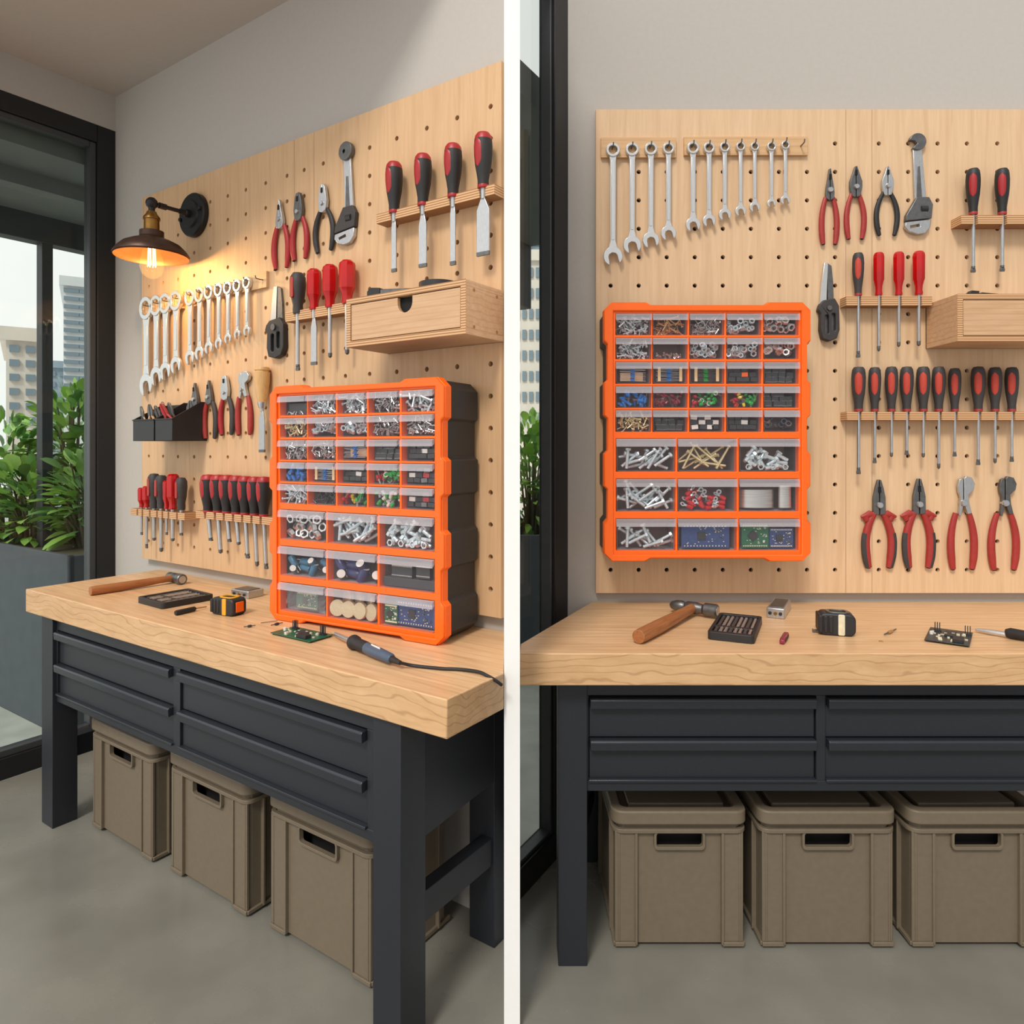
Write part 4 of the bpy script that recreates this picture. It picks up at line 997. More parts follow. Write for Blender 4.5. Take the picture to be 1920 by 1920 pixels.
        tag(ob('foil_bag', m, 'bag', None, 0, 0, cm @ T(x, 0, z)), 'crinkled clear foil bag around a green board ' + W_(i, j), 'bag')
    def spools(cm, x, z, w, h, i, j):
        for q, (cx, r, hh, lb) in enumerate(((.36, .33, .66, 'wide spool of solder wire'), (.84, .12, .8, 'narrow spool of solder wire'))):
            t = thing('wire_spool', lb + ' ' + W_(i, j), 'spool', cm @ T(x+w*cx, .02+w*r*.5, z+.003))
            rr_ = w*r; m = MB(); m.M = Matrix.Diagonal((1, .5, 1, 1)); m.lathe([(0, .004), (rr_*.96, .004), (rr_*.96, h*hh-.004), (0, h*hh-.004)], 32); ob('wire', m, 'spool', t)
            for zz_ in (0, h*hh-.004):
                m = MB(); m.M = Matrix.Diagonal((1, .5, 1, 1)); m.lathe([(0, zz_), (rr_, zz_), (rr_, zz_+.004), (0, zz_+.004)], 32); ob('flange', m, 'drawer', t)
    return dict(bolts=bolts, nuts=nuts, mix=mix, caps=caps, terminals=terminals, coins=coins, chips=chips, board=board, bagged=bagged, spools=spools)
gA_ = G('standing'); gB_ = G('mounted')
S = lambda *a: [(q.split('|')[0], q.split('|')[1]) for q in a]
smallA = [S('empty|a dark block and tiny screws', 'screws|silver screws', 'screws|short silver screws', 'fine|thin silver screws', 'bolts|silver bolts'),
          S('brass|pale brass screws', 'nuts|large hex nuts', 'nuts|mixed hex nuts', 'fine|small silver screws', 'fine|small mixed screws'),
          S('fine|fine silver screws', 'fine|tiny steel screws', 'resist|loose blue resistors', 'chips|black chips', 'relays|black connectors'),
          S('caps|blue capacitors', 'tape|taped resistors', 'relays|black relays with a white one', 'leds|red and green lights', 'mods|black and grey modules'),
          S('screws|silver screws', 'dark|blackened screws', 'ledm|red yellow and green lights', 'bits|white and green pieces', 'mods|black modules with white parts')]
bigA = [[gA_['nuts'](15), gA_['bolts']('m', 17), gA_['mix'](22)],
        [gA_['caps'](CT, 8, 'teal capacitor', .0115), gA_['caps'](CN, 7, 'navy blue capacitor', .015), gA_['chips']],
        [gA_['bagged'], gA_['coins'](7), gA_['board'](((.02, .28, .66, 'pcbg', 'small green circuit board'), (.24, .98, .82, 'pcbb', 'wide blue circuit board')))]]
smallB = [S('screws|zinc screws', 'bronze|bronze screws', 'fine|small bright screws', 'nuts|hex nuts', 'washers|large nuts and washers'),
          S('screws|zinc machine screws', 'beads|tiny bright beads', 'nuts|bright hex nuts', 'nuts|mixed nuts', 'washers|round washers'),
          S('resist|loose blue resistors', 'tape|taped blue resistors', 'gtape|taped green resistors', 'relayo|black relays with an orange one', 'chips|black chips'),
          S('caps|blue capacitors', 'leads|dark red parts with long leads', 'leds|green and red lights', 'ledm|red yellow and green lights', 'chips|black chips with white pins'),
          S('brass|brass pins', 'chips|dark chips', 'blocks|white and black blocks', 'relays|black relays', 'rings|dark rings')]
bigB = [[gB_['bolts']('m', 15), gB_['bolts']('y', 14, 'long pale brass screw'), gB_['mix'](20)],
        [gB_['bolts']('m', 18), gB_['terminals'](20), gB_['spools']],
        [gB_['bolts']('m', 13), gB_['board'](((.05, .92, .8, 'pcbb', 'dark blue circuit board'),)), gB_['board'](((.03, .52, .82, 'pcbg', 'square green circuit board'), (.54, .97, .66, 'pcbb', 'small blue circuit board')))]]
BL = Vector((-.794, 2.287)); BR = Vector((-.189, 1.962))
ca = math.atan2((BR-BL).y, (BR-BL).x)
cabinet(T(BL.x, BL.y, .9) @ Rz(ca), (BR-BL).length, .762, .19, 'orange-fronted black parts cabinet standing on the left-hand workbench', 'standing', smallA, bigA)
yc = 2.36; kk = yc/F
cabinet(T((1132-CU)*kk, yc, HC-(1052.6-CV)*kk), 388*kk, 486.6*kk, 2.52-yc, 'orange-fronted parts cabinet mounted on the face-on pegboard', 'mounted', smallB, bigB)

# ------------------------------------------------------------------ workbenches
def bench(R, top, legs, lw, ld, ax0, ax1, ay, groups, lips, apz0, label, stretch, ztop=.9, th=.09):
    t = thing('workbench', label, 'workbench', R.m(legs[0][0], legs[0][1], 0)); inv = T(-legs[0][0], -legs[0][1], 0)
    m = MB(); m.M = inv; m.prismz(top, ztop-th, ztop); o = ob('worktop', m, ['top', 'edge'], t, .003)
    for p in o.data.polygons:
        if abs(p.normal.z) < .5: p.material_index = 1
    for lx, ly in legs:
        m = MB(); m.M = inv; m.box(lx, lx+lw, ly, ly+ld, 0, ztop-th); ob('leg', m, 'steel', t, .002)
    m = MB(); m.M = inv
    m.box(ax0, ax1, ay+.02, ay+.04, apz0, ztop-th)                      # back panel of the apron
    za, zb, zc = lips
    m.box(ax0, ax1, ay, ay+.02, za+.004, ztop-th); m.box(ax0, ax1, ay, ay+.02, apz0, zc-.004)
    xs = [ax0] + [q for g_ in groups for q in g_] + [ax1]
    for i in range(0, len(xs), 2):
        if xs[i+1]-xs[i] > .001: m.box(xs[i], xs[i+1], ay, ay+.02, zc-.004, za+.004)
    ob('apron', m, 'steel', t, .0015)
    for gi, (a, b) in enumerate(groups):
        for hi, lo in ((za, zb), (zb, zc)):
            d = MB(); d.M = inv; d.box(a+.003, b-.003, ay+.008, ay+.019, lo+.002, hi-.002); dr = ob('drawer', d, 'steel', t, .001)
            h_ = MB(); h_.M = inv
            s_ = [(ay+.01, hi-.026), (ay-.014, hi-.030), (ay-.016, hi-.006), (ay-.012, hi-.001), (ay+.01, hi-.001)]
            v0 = [h_.v((a+.004, q[0], q[1])) for q in s_]; v1 = [h_.v((b-.004, q[0], q[1])) for q in s_]
            h_.f(v0); h_.f(v1[::-1])
            for k in range(5): h_.f([v0[k], v1[k], v1[(k+1) % 5], v0[(k+1) % 5]])
            ob('pull', h_, 'lipsteel', dr, .0015)
        m = MB(); m.M = inv; m.box(a, b, ay-.008, ay+.012, zc-.006, zc+.002); ob('drawer_rail', m, 'lipsteel', t, .0015)
    for P in stretch:
        m = MB(); m.M = inv; m.prismz(P[0], P[1], P[2]); ob('stretcher', m, 'steel', t, .002)
    return t
Xp = -.0210
def clipX(R, pts):                                   # keep the side of the partition the bay is on
    out = []
    W_ = [R.W @ Vector((p[0], p[1], 0)) for p in pts]
    for i in range(len(W_)):
        a, b = W_[i], W_[(i+1) % len(W_)]
        if a.x <= Xp: out.append(R.loc(a.x, a.y))
        if (a.x - Xp) * (b.x - Xp) < 0:
            k = (Xp - a.x)/(b.x - a.x); q = a.lerp(b, k); out.append(R.loc(q.x, q.y))
    return out
topA = clipX(A, [(.199, 0), (2.36, 0), (2.36, .548), (.199, .548)])
bench(A, topA, [(.304, .015), (2.114, .015), (.304, .45), (2.075, .45)], .092, .09, .396, 2.114, .03, [(.36+.04, 1.207), (1.245, 2.079)], (.757, .633, .517), .485,
      'long workbench with butcher-block top and dark drawers seen at an angle', [([(.325, .105), (.375, .105), (.375, .45), (.325, .45)], .24, .32), ([(2.12, .105), (2.16, .105), (2.16, .45), (2.12, .45)], .24, .32), ([(2.17, .105), (2.19, .105), (2.165, .46), (2.15, .46)], .485, .81)])
# the right end of the left bench meets the partition: side apron + end stretcher
zb = lambda v, y: HC - (v-CV)/F*y
topB = [(.0212, 1.9), (.0245, 1.994), (.2915, 2.541), (2.05, 2.541), (2.05, 1.9)]
y1 = 1.963
bench(B, topB, [((1047-CU)/F*y1, y1), (.262, 2.455), (1.9, y1), (1.9, 2.455)], .081, .08, (1100-CU)/F*y1, 1.9, y1+.012,
      [((1104-CU)/F*1.97, (1532-CU)/F*1.97), ((1549.5-CU)/F*1.97, 1.87)], (zb(1308, 1.97), zb(1386, 1.97), zb(1463, 1.97)), zb(1485, 1.97),
      'workbench with butcher-block top and dark drawers seen face on', [([(.15, 2.043), (.19, 2.043), (.29, 2.455), (.25, 2.455)], .22, .30)], .9, .088)

# ------------------------------------------------------------------ storage bins
def bin_(R, x, y, w, d, h, label):
    """x,y: front-left foot of the bin"""
    t = thing('storage_bin', label, 'storage bin', R.m(x+w/2, y+d/2, 0), 'lidded bins under the %s-hand bench' % R.tab)
    zl = h*.90; rim = h*.845
    n = 6
    m = MB(); hw = w*.17; hz0, hz1 = h*.735, h*.835
    wb = w*.95                                                     # body narrower than the lid
    m.plate([(-wb/2+.02, .012), (wb/2-.02, .012), (wb/2-.02, zl), (-wb/2+.02, zl)], [rrect(-hw, hw, hz0, hz1, .008)], -d/2+.006, -d/2+.010)
    for s_ in (-1, 1): m.box(s_*(wb/2-.007)-.002, s_*(wb/2-.007)+.002, -d/2+.02, d/2-.02, .012, zl)
    m.box(-wb/2+.02, wb/2-.02, d/2-.01, d/2-.006, .012, zl)
    for sx in (-1, 1):
        for sy in (-1, 1):                                         # rounded corner posts
            cx, cy = sx*(wb/2-.03), sy*(d/2-.03); a0 = {(1, 1): 0, (-1, 1): PI/2, (-1, -1): PI, (1, -1): 1.5*PI}[(sx, sy)]
            P = [(cx+.025*math.cos(a0+PI/2*i/6), cy+.025*math.sin(a0+PI/2*i/6)) for i in range(7)] + [(cx+.021*math.cos(a0+PI/2*i/6), cy+.021*math.sin(a0+PI/2*i/6)) for i in range(6, -1, -1)]
            m.prismz(P, .012, zl)
    m.box(-wb/2+.01, wb/2-.01, -d/2+.01, d/2-.01, .012, .016)
    ob('body', m, 'bin', t, .001)
    for s_ in (-1, 1):
        m = MB()                                                   # vertical ribs on front and on the sides, foot ledges
        xr = s_*wb*.335
        m.box(xr-.004, xr+.004, -d/2-.006, -d/2+.008, .012, rim); m.box(s_*(wb/2-.012)-.003, s_*(wb/2-.012)+.003, -d/2-.003, -d/2+.016, .02, rim)
        q = sorted((xr, s_*wb/2)); m.box(q[0], q[1], -d/2-.006, -d/2+.012, .008, .02); m.box(q[0]+.004*(s_ > 0), q[1]-.002, -d/2-.001, -d/2+.008, .02, rim)
        for yy in (-d*.33, d*.33): m.box(s_*wb/2-.008, s_*wb/2+.008, yy-.004, yy+.004, .012, rim)
        q = sorted((s_*(wb/2-.012), s_*(wb/2+.004))); m.box(q[0], q[1], -d/2, d/2, .008, .02)
        ob('ribs', m, 'bin', t, .0015)
    m = MB(); m.M = SWAP
    m.plate(rrect(-wb/2-.008, wb/2+.008, -d/2-.008, d/2+.008, .03), [rrect(-wb/2+.004, wb/2-.004, -d/2+.004, d/2-.004, .024)], rim-.004, rim+.008); ob('rim', m, 'bin', t, .0015)
    m = MB(); m.plate(rrect(-hw-.007, hw+.007, hz0-.009, hz1+.004, .012), [rrect(-hw, hw, hz0, hz1, .008)], -d/2-.006, -d/2+.008); ob('handle_frame', m, 'bin', t, .001)
    m = MB(); m.box(-hw-.03, hw+.03, -d/2+.05, -d/2+.054, hz0-.05, hz1+.02); ob('bin_shade', m, 'hole', t)  # dark sheet painted as the shade seen through the handle opening
    lid = MB(); lid.M = SWAP
    lid.plate(rrect(-w/2, w/2, -d/2-.012, d/2+.012, .034), [rrect(-w/2+.03, w/2-.03, -d/2+.018, d/2-.018, .02)], zl, h)
    lo_ = ob('lid', lid, 'bin', t, .005, seg=3)
    m = MB(); m.box(-w/2+.02, w/2-.02, -d/2+.01, d/2-.01, zl, h-.022); m.box(-w/2+.055, w/2-.055, -d/2+.045, d/2-.045, h-.022, h-.004); ob('lid_panel', m, 'bindark', lo_, .004)
    for s_ in (-1, 1):
        q = sorted((s_*wb*.36, s_*wb*.47)); m = MB(); m.box(q[0], q[1], -d/2+.01, d/2-.01, 0, .012); ob('foot', m, 'black', t, .002)
    return t
nmA = ['left-hand end', 'middle', 'right-hand end']
for i, (x0, x1) in enumerate(((.492, .938), (1.02, 1.462), (1.548, 1.99))):
    bin_(A, x0-.004, .115+.012*i, x1-x0+.008, .33, .42, 'lidded taupe storage bin, %s under the angled workbench' % ('nearest the window' if i == 0 else ('middle one' if i == 1 else 'beside the front right leg')))
kb = 2.03/F
for i, (u0, u1) in enumerate(((1147, 1402), (1423.5, 1683), (1705, 1962))):
    bin_(B, (u0-CU)*kb, 2.035, (u1-u0)*kb, .40, .405, 'lidded taupe storage bin, %s under the face-on workbench' % ('beside the left leg' if i == 0 else ('second from the left' if i == 1 else 'at the right edge of the picture')))

# ------------------------------------------------------------------ things on the benches
Zt = .9
def hammer(R, e, hd, hlen, cross, label, hr=.016):
    """e: handle end pixel, hd: head pixel"""
    x0, y0 = R.onZ(e[0], e[1], Zt+.018); x1, y1_ = R.onZ(hd[0], hd[1], Zt+.02)
    a = math.atan2(y1_-y0, x1-x0); L = math.hypot(x1-x0, y1_-y0)
    t = thing('hammer', label, 'hammer', R.m(x0, y0, Zt, a))
    m = MB(); m.tube([(0, 0, hr), (.02, 0, hr), (L*.3, 0, hr*1.0), (L*.6, 0, hr*1.1), (L*.8, 0, hr*1.2), (L+.005, 0, hr*1.25)], [hr*.94, hr, hr*1.02, hr*.9, hr*.78, hr*.76], 16, fl=1.0); ob('handle', m, 'hammerwood', t, .001)
    hh = hlen/2; z = hr*1.25
    m = MB(); m.M = T(L, 0, z)
    m.lathe([(0, -hh), (.019, -hh), (.022, -hh+.004), (.022, -hh*.5), (.016, -hh*.4), (.017, -hh*.28), (.020, -hh*.15), (.020, hh*.25), (.015, hh*.35), (.019, hh*.45), (.019, hh*.7), (.013, hh*.92), (.005, hh), (0, hh)], 18, axis='y'); ob('head', m, 'dsteel', t, .0008)
    m = MB(); m.lathe([(0, -hh-.0006), (.0145, -hh-.0006), (.0145, -hh+.001)], 18, axis='y', c=(L, 0, z)); ob('striking_face', m, 'steelb', t)
    return t
hammer(A, (169, 1108), (328, 1084), .13, 0, 'hammer with orange-brown wooden handle on the angled workbench', .0175)
hammer(B, (1197, 1196), (1300, 1143), .165, 0, 'hammer with brown wooden handle on the face-on workbench', .021)
def bitset(R, c4, h, label, n, da=0):
    P = [R.onZ(u, v, Zt) for u, v in c4]                            # front-left, front-right, back-right, (back-left)
    a = math.atan2(P[1][1]-P[0][1], P[1][0]-P[0][0]) + da; w = math.dist(P[0], P[1]); d = math.dist(P[1], P[2])
    t = thing('drill_bit_case', label, 'drill bit case', R.m(P[0][0], P[0][1], Zt, a))
    m = MB(); m.M = SWAP; m.plate(rrect(0, w, 0, d, .012), [rrect(w*.07, w*.93, d*.07, d*.93, .006)], 0, h); m.M = Matrix(); m.box(w*.06, w*.94, d*.06, d*.94, .001, h*.55); m.box(w*.06, w*.94, d*.32, d*.40, h*.5, h*.9)
    ob('tray', m, 'black', t, .0015)
    for i in range(n):
        xx = w*(.13 + .74*i/(n-1)); m = MB(); q = .0042
        r_ = [q*(1+.25*(k % 2)) for k in range(14)]
        m.tube([(xx, d*(.12+.76*k/13), h*.72) for k in range(14)], r_, 8); ob('drill_bit', m, 'chrome' if i % 3 else 'dsteel', t)
    return t
bitset(A, ((257, 1130), (304, 1143), (402, 1125)), .022, 'open black case of drill bits behind the mini screwdriver, angled workbench', 8)
bitset(B, ((1326, 1199), (1412, 1201), (1425, 1163)), .024, 'open black case of drill bits on the face-on workbench', 8, -.34)
x0, y0 = A.onZ(329, 1150, Zt+.008); x1, y1_ = A.onZ(387, 1137, Zt+.008); a = math.atan2(y1_-y0, x1-x0); L = math.hypot(x1-x0, y1_-y0)
t = thing('mini_screwdriver', 'small black screwdriver lying between the bit case and the tape measure', 'screwdriver', A.m(x0, y0, Zt, a))
m = MB(); m.tube([(0, 0, .009), (.004, 0, .009), (L*.6, 0, .009), (L*.64, 0, .009)], [.0075, .009, .0085, .005], 8); ob('handle', m, 'rubber', t)
m = MB(); m.cyl(.0026, (L*.62, 0, .009), (L, 0, .007), 8); ob('shaft', m, 'bronze', t)
x0, y0 = B.onZ(1466, 1209, Zt); x1, y1_ = B.onZ(1478, 1187, Zt)
t = thing('folding_knife', 'small dark brown folding tool right of the bit case on the face-on workbench', 'knife', B.m(x0, y0, Zt, math.atan2(y1_-y0, x1-x0)))
m = MB(); m.box(0, .1, -.007, .007, .002, .014); ob('body', m, 'maroon', t, .003)
m = MB(); m.box(.02, .09, -.0085, .0085, .004, .011); ob('liner', m, 'rubber', t, .001)
def tape(R, u, v, w, d, h, rz, label):
    x, y = R.onZ(u, v, Zt); t = thing('tape_measure', label, 'tape measure', R.m(x, y, Zt, rz))
    m = MB(); m.M = Matrix(); P = rrect(-w/2, w/2, 0, h, h*.28); m.prism(P, -d/2, d/2); ob('case', m, 'black', t, .005)
    m = MB(); m.prism(rrect(w*.02, w*.2, h*.04, h*.98, .004), -d/2-.002, d/2+.002); ob('band', m, 'tapey' if R is A else 'gold', t, .001)
    m = MB(); m.M = SWAP; m.plate(rrect(-w*.28, w*.36, -d*.38, d*.38, d*.3), [rrect(-w*.18, w*.26, -d*.27, d*.27, d*.2)], h-.001, h+.003); ob('top_ring', m, 'tapey' if R is A else 'dsteel', t, .001)
    m = MB(); m.box(w*.28, w*.51, -d*.3, d*.3, h*.2, h*.8); ob('side_badge', m, 'orange' if R is A else 'rubber', t, .003)
    for k in range(3):
        m = MB(); m.box(-w*(.5-.14*k)-.0015, -w*(.5-.14*k)+.011, -d/2-.003, d/2+.003, h*.12, h*.9); ob('grip_rib', m, 'rubber', t, .003)
    m = MB(); m.box(-w/2-.012, -w/2, -.009, .009, .004, .007); m.box(-w/2-.014, -w/2-.012, -.009, .009, -.0 + .001, .009); ob('end_hook', m, 'dsteel', t)
    return t
tape(A, 429, 1151, .105, .058, .058, .12, 'yellow and black tape measure behind the green circuit board')
tape(B, 1567, 1188, .102, .062, .066, -.28, 'dark tape measure in the middle of the face-on workbench')
def metalbox(R, u, v, w, d, h, rz, label):
    x, y = R.onZ(u, v, Zt); t = thing('metal_box', label, 'metal box', R.m(x, y, Zt, rz))
    m = MB(); m.box(0, w, 0, d, 0, h); ob('case', m, 'steelb', t, .003)
    m = MB(); m.box(w*.12, w*.88, d*.1, d*.9, h, h+.002); ob('plate', m, 'dsteel', t, .001)
    for q in (.2, .5, .78):
        m = MB(); m.lathe([(0, -.004), (.0055, -.004), (.0055, .001), (0, .001)], 12, axis='y', c=(w*q, 0, h*.5)); ob('terminal', m, 'brass' if q == .5 else 'black', t)
    return t
metalbox(A, 433, 1118, .10, .07, .028, .05, 'small silver metal box near the wall on the angled workbench')
metalbox(B, 1437, 1158, .056, .17, .034, -.5, 'small silver metal box near the wall on the face-on workbench')
def loosepcb(R, c3, m_, label):
    P = [R.onZ(u, v, Zt) for u, v in c3]; a = math.atan2(P[1][1]-P[0][1], P[1][0]-P[0][0]); w = math.dist(P[0], P[1]); d = math.dist(P[1], P[2])
    t = thing('circuit_board', label, 'circuit board', R.m(P[0][0], P[0][1], Zt, a)); rr = random.Random(3)
    m = MB(); m.box(0, w, 0, d, .004, .007); 
    for q in ((.05, .05), (.95, .05), (.95, .95), (.05, .95)): m.cyl(.003, (w*q[0], d*q[1], 0), (w*q[0], d*q[1], .005), 8)
    ob('board', m, m_, t, .0005)
    m = MB(); m.box(w*.4, w*.66, d*.4, d*.72, .007, .013); ob('chip', m, 'chip', t, .001)
    for cx in (.14, .84):
        m = MB()
        for i in range(3):
            for j in range(2): m.box(w*cx+i*.006, w*cx+i*.006+.002, d*.7+j*.008, d*.7+j*.008+.002, .007, .034)
        m.box(w*cx-.002, w*cx+.017, d*.69, d*.7+.013, .007, .011); ob('pin_header', m, 'chip', t)
    m = MB()
    for i in range(24):
        x_, y_ = rr.uniform(.06, .9)*w, rr.uniform(.06, .62)*d; m.box(x_, x_+rr.uniform(.004, .01), y_, y_+.005, .007, .007+rr.uniform(.002, .007))
    ob('components', m, 'gold', t)
    m = MB(); m.box(w*.62, w*.86, d*.05, d*.3, .007, .018); ob('socket', m, 'black', t, .001)
    m = MB(); m.lathe([(0, .007), (.005, .007), (.005, .016), (0, .016)], 12, c=(w*.1, d*.45, 0)); ob('capacitor', m, 'white', t)
    return t
loosepcb(A, ((507, 1190), (581, 1207), (610, 1192)), 'pcbg', 'green circuit board lying in front of the standing cabinet')
loosepcb(B, ((1733, 1203), (1818, 1215), (1815, 1189)), 'pcbd', 'dark circuit board lying on the face-on workbench')
# soldering iron and its cable
pt = lambda u, v, z=.02: Vector((*A.onZ(u, v, Zt+z), Zt+z))
t0 = pt(619, 1185, .008); t1 = pt(663, 1204, .02); t2 = pt(735, 1236, .018)
iron = thing('soldering_iron', 'soldering iron with grey-blue handle at the front of the angled workbench', 'soldering iron', A.m(t1.x, t1.y, Zt))
o_ = Vector((t1.x, t1.y, Zt)); d0 = t0-o_; d2 = t2-o_; d1 = t1-o_
m = MB(); m.tube([d0, d0.lerp(d1, .12), d0.lerp(d1, .25)], [.0012, .004, .0055], 12); ob('tip', m, 'brassy', iron)
m = MB(); m.tube([d0.lerp(d1, .24), d0.lerp(d1, .8), d0.lerp(d1, 1.0)], [.0068, .0075, .0085], 14); ob('barrel', m, 'steelb', iron)
m = MB(); m.tube([d0.lerp(d1, .96), d0.lerp(d1, .99), d1, d1.lerp(d2, .06), d1.lerp(d2, .09), d1.lerp(d2, .34), d1.lerp(d2, .38)], [.011, .02, .021, .02, .016, .0165, .015], 18); ob('collar', m, 'rubber', iron)
m = MB(); m.tube([d1.lerp(d2, .37), d1.lerp(d2, .5), d1.lerp(d2, .97), d1.lerp(d2, 1.0)], [.0155, .0165, .0135, .010], 18); ob('handle', m, mat('iron_handle', (70, 84, 104), .4), iron)
m = MB(); u_ = (d2-d1).normalized(); c0 = d1.lerp(d2, .62) + Vector((0, -.004, .0155))
m.tube([c0 - u_*.022, c0 + u_*.022], .004, 6, fl=.3); ob('rating_label', m, 'white', iron)
m = MB(); m.tube([d1.lerp(d2, .98), d1.lerp(d2, 1.06), d1.lerp(d2, 1.2)], [.0095, .008, .0055], 12); ob('strain_relief', m, 'rubber', iron)
e2 = d1.lerp(d2, 1.18)
cab = [e2] + [pt(u, v, z) - o_ for u, v, z in ((775, 1248, .006), (828, 1253.5, .005), (862, 1255, .005), (896, 1259.5, .006), (912, 1266, .004), (928, 1275, -.006), (941, 1284.5, -.02))]
sm = []
for i in range(len(cab)-1):
    P0, P1, P2, P3 = cab[max(i-1, 0)], cab[i], cab[i+1], cab[min(i+2, len(cab)-1)]
    for k in range(6):
        f_ = k/6; sm.append(.5*((2*P1) + (P2-P0)*f_ + (2*P0-5*P1+4*P2-P3)*f_**2 + (3*P1-P0-3*P2+P3)*f_**3))
sm.append(cab[-1])
m = MB(); m.tube(sm, .0042, 10); ob('cable', m, 'rubber', iron)
P0 = Vector((*B.onZ(1829, 1186, Zt), Zt)); P1 = Vector((*B.onZ(1965, 1210, Zt), Zt)); d = P1-P0
t = thing('soldering_iron', 'bright soldering iron entering at the right edge of the face-on workbench', 'soldering iron', T(P0.x, P0.y, Zt))
m = MB(); m.tube([Vector((0, 0, .009)), d*.15+Vector((0, 0, .009)), d*.45+Vector((0, 0, .010))], [.004, .0075, .0085], 12); ob('barrel', m, 'chrome', t)
m = MB(); m.tube([d*.44+Vector((0, 0, .014)), d*.5+Vector((0, 0, .016)), d+Vector((0, 0, .016))], [.012, .016, .014], 14); ob('handle', m, 'rubber', t)
# loose bits
def bit(R, u, v, u2, v2, r, m_, name, label, cat):
    a = Vector((*R.onZ(u, v, Zt), Zt)); b = Vector((*R.onZ(u2, v2, Zt), Zt)); d = b-a; W_ = R.m(a.x, a.y, Zt)
    t = thing(name, label, cat, W_); z = Vector((0, 0, r+.0004))
    m = MB(); m.tube([z, d+z], r*.4, 6); ob('wire_lead', m, 'dsteel', t)
    if name != 'wire': m = MB(); m.tube([d*.32+z, d*.4+z, d*.6+z, d*.68+z], [r*.7, r, r, r*.7], 10); ob('body', m, m_, t)
bit(A, 457, 1178, 479, 1175, .004, 'chip', 'diode', 'tiny black component with wire leads in front of the tape measure', 'electronic part')
bit(A, 489, 1170, 520, 1166, .003, 'chip', 'wire', 'thin black wire offcut near the foot of the standing cabinet', 'wire')
bit(A, 508, 1175, 530, 1170, .004, 'chip', 'diode', 'tiny component with leads behind the green circuit board', 'electronic part')
bit(B, 1658, 1193, 1680, 1183, .005, 'bronze', 'diode', 'tiny brown part with a lead right of the tape measure, face-on workbench', 'electronic part')
t = thing('washer', 'tiny brass washer in front of the brown part on the face-on workbench', 'washer', T(*B.onZ(1652, 1203, Zt), Zt))
m = MB(); m.M = SWAP; m.plate(circle(.006, 14), [circle(.003, 10)], 0, .002); ob('ring', m, 'bronze', t)

# ------------------------------------------------------------------ outside
def wpt(u, Y): return (u-CU)/F*Y
m = MB(); m.box(-14, 14, 2.2, 16, -.2, -.06); tag(ob('terrace', m, 'terrace', None), 'pale concrete terrace outside the glass', 'terrace'); del bpy.data.objects['terrace']['category']; bpy.data.objects['terrace']['kind'] = 'structure'
# balcony over the left glass: soffit slab, beam and post (bay A frame)
m = MB(); m.box(-1.35, xw-.12, -1.2, 1.7, 2.86, 2.98); m.box(-.75, -.65, -1.2, 1.7, 2.78, 2.86); struct('trim_1', m, 'soffit', A.W, label='grey balcony soffit outside the left-hand glass')
sB = T(.205, 2.55, 0) @ Rz(aw)
m = MB(); m.box(-1.2, -.14, -.2, 1.6, 2.75, 2.87); struct('trim_2', m, 'soffit', sB, label='grey balcony soffit outside the right-hand window')
bm_ = MB()
t = thing('balcony_frame', 'dark steel balcony beam and post outside the left-hand glass', 'balcony frame', A.m(-1.4, .4, 0))
bm_.bm.free(); bm_ = MB(); bm_.box(-.05, .05, -1.6, 1.6, 2.70, 2.98); ob('beam', bm_, 'beam', t, .004)
po, pd = A.ray(84, 840); kk = (-1.4 - po[0])/pd[0]; pu = (-1.4, po[1]+kk*pd[1])
q = MB(); q.box(-.04, .04, pu[1]-.4-.03, pu[1]-.4+.03, -.06, 2.71); ob('post', q, 'beam', t, .004)
t = thing('balcony_frame', 'dark balcony beam outside the right-hand window', 'balcony frame', sB @ T(-1.1, .7, 0))
q = MB(); q.box(-.05, .05, -.9, .9, 2.35, 2.75); ob('beam', q, 'beam', t, .004)
def shrub(X, Y, zc, rx, rz, n, seed, label, lsz=.17):
    rr = random.Random(seed); t = thing('shrub', label, 'shrub', T(X, Y, zc-rz), 'shrubs on the terrace')
    lf = [MB(), MB()]; st = MB()
    for i in range(n):
        while True:
            p = Vector((rr.uniform(-1, 1), rr.uniform(-1, 1), rr.uniform(-1, 1)))
            if .25 < p.length < 1: break
        P = Vector((p.x*rx, p.y*rx*.7, (p.z+1)*rz)); out = Vector((p.x, p.y*.8, p.z*.5+.35)).normalized()
        L = lsz*rr.uniform(.6, 1.25); w = L*rr.uniform(.17, .26)
        sd = out.cross(Vector((rr.uniform(-.5, .5), rr.uniform(-.5, .5), 1))).normalized(); up = sd.cross(out)
        m = lf[0 if rr.random() < .55 else 1]
        C = [(0, 0), (.25, .8), (.55, 1), (.82, .62), (1, 0)]; prev = None
        for a, ww in C:
            c_ = P + out*L*a - Vector((0, 0, 1))*L*.35*a*a
            row = [m.v(c_ + sd*w*ww + up*.12*w), m.v(c_), m.v(c_ - sd*w*ww + up*.12*w)] if ww else [m.v(c_)]
            if prev:
                if len(prev) == 1: m.f([prev[0], row[0], row[1]]); m.f([prev[0], row[1], row[2]])
                elif len(row) == 1: m.f([prev[0], row[0], prev[1]]); m.f([prev[1], row[0], prev[2]])
                else:
                    for k in (0, 1): m.f([prev[k], row[k], row[k+1], prev[k+1]])
            prev = row
        if i % 14 == 0: st.tube([(P.x*.15, P.y*.15, -.12), (P.x*.6, P.y*.6, P.z*.6), P], [.012, .008, .004], 6)
    ob('pale_leaves', lf[0], 'leaf', t, 0, 60); ob('dark_leaves', lf[1], 'leafd', t, 0, 60); ob('stems', st, 'stem', t)
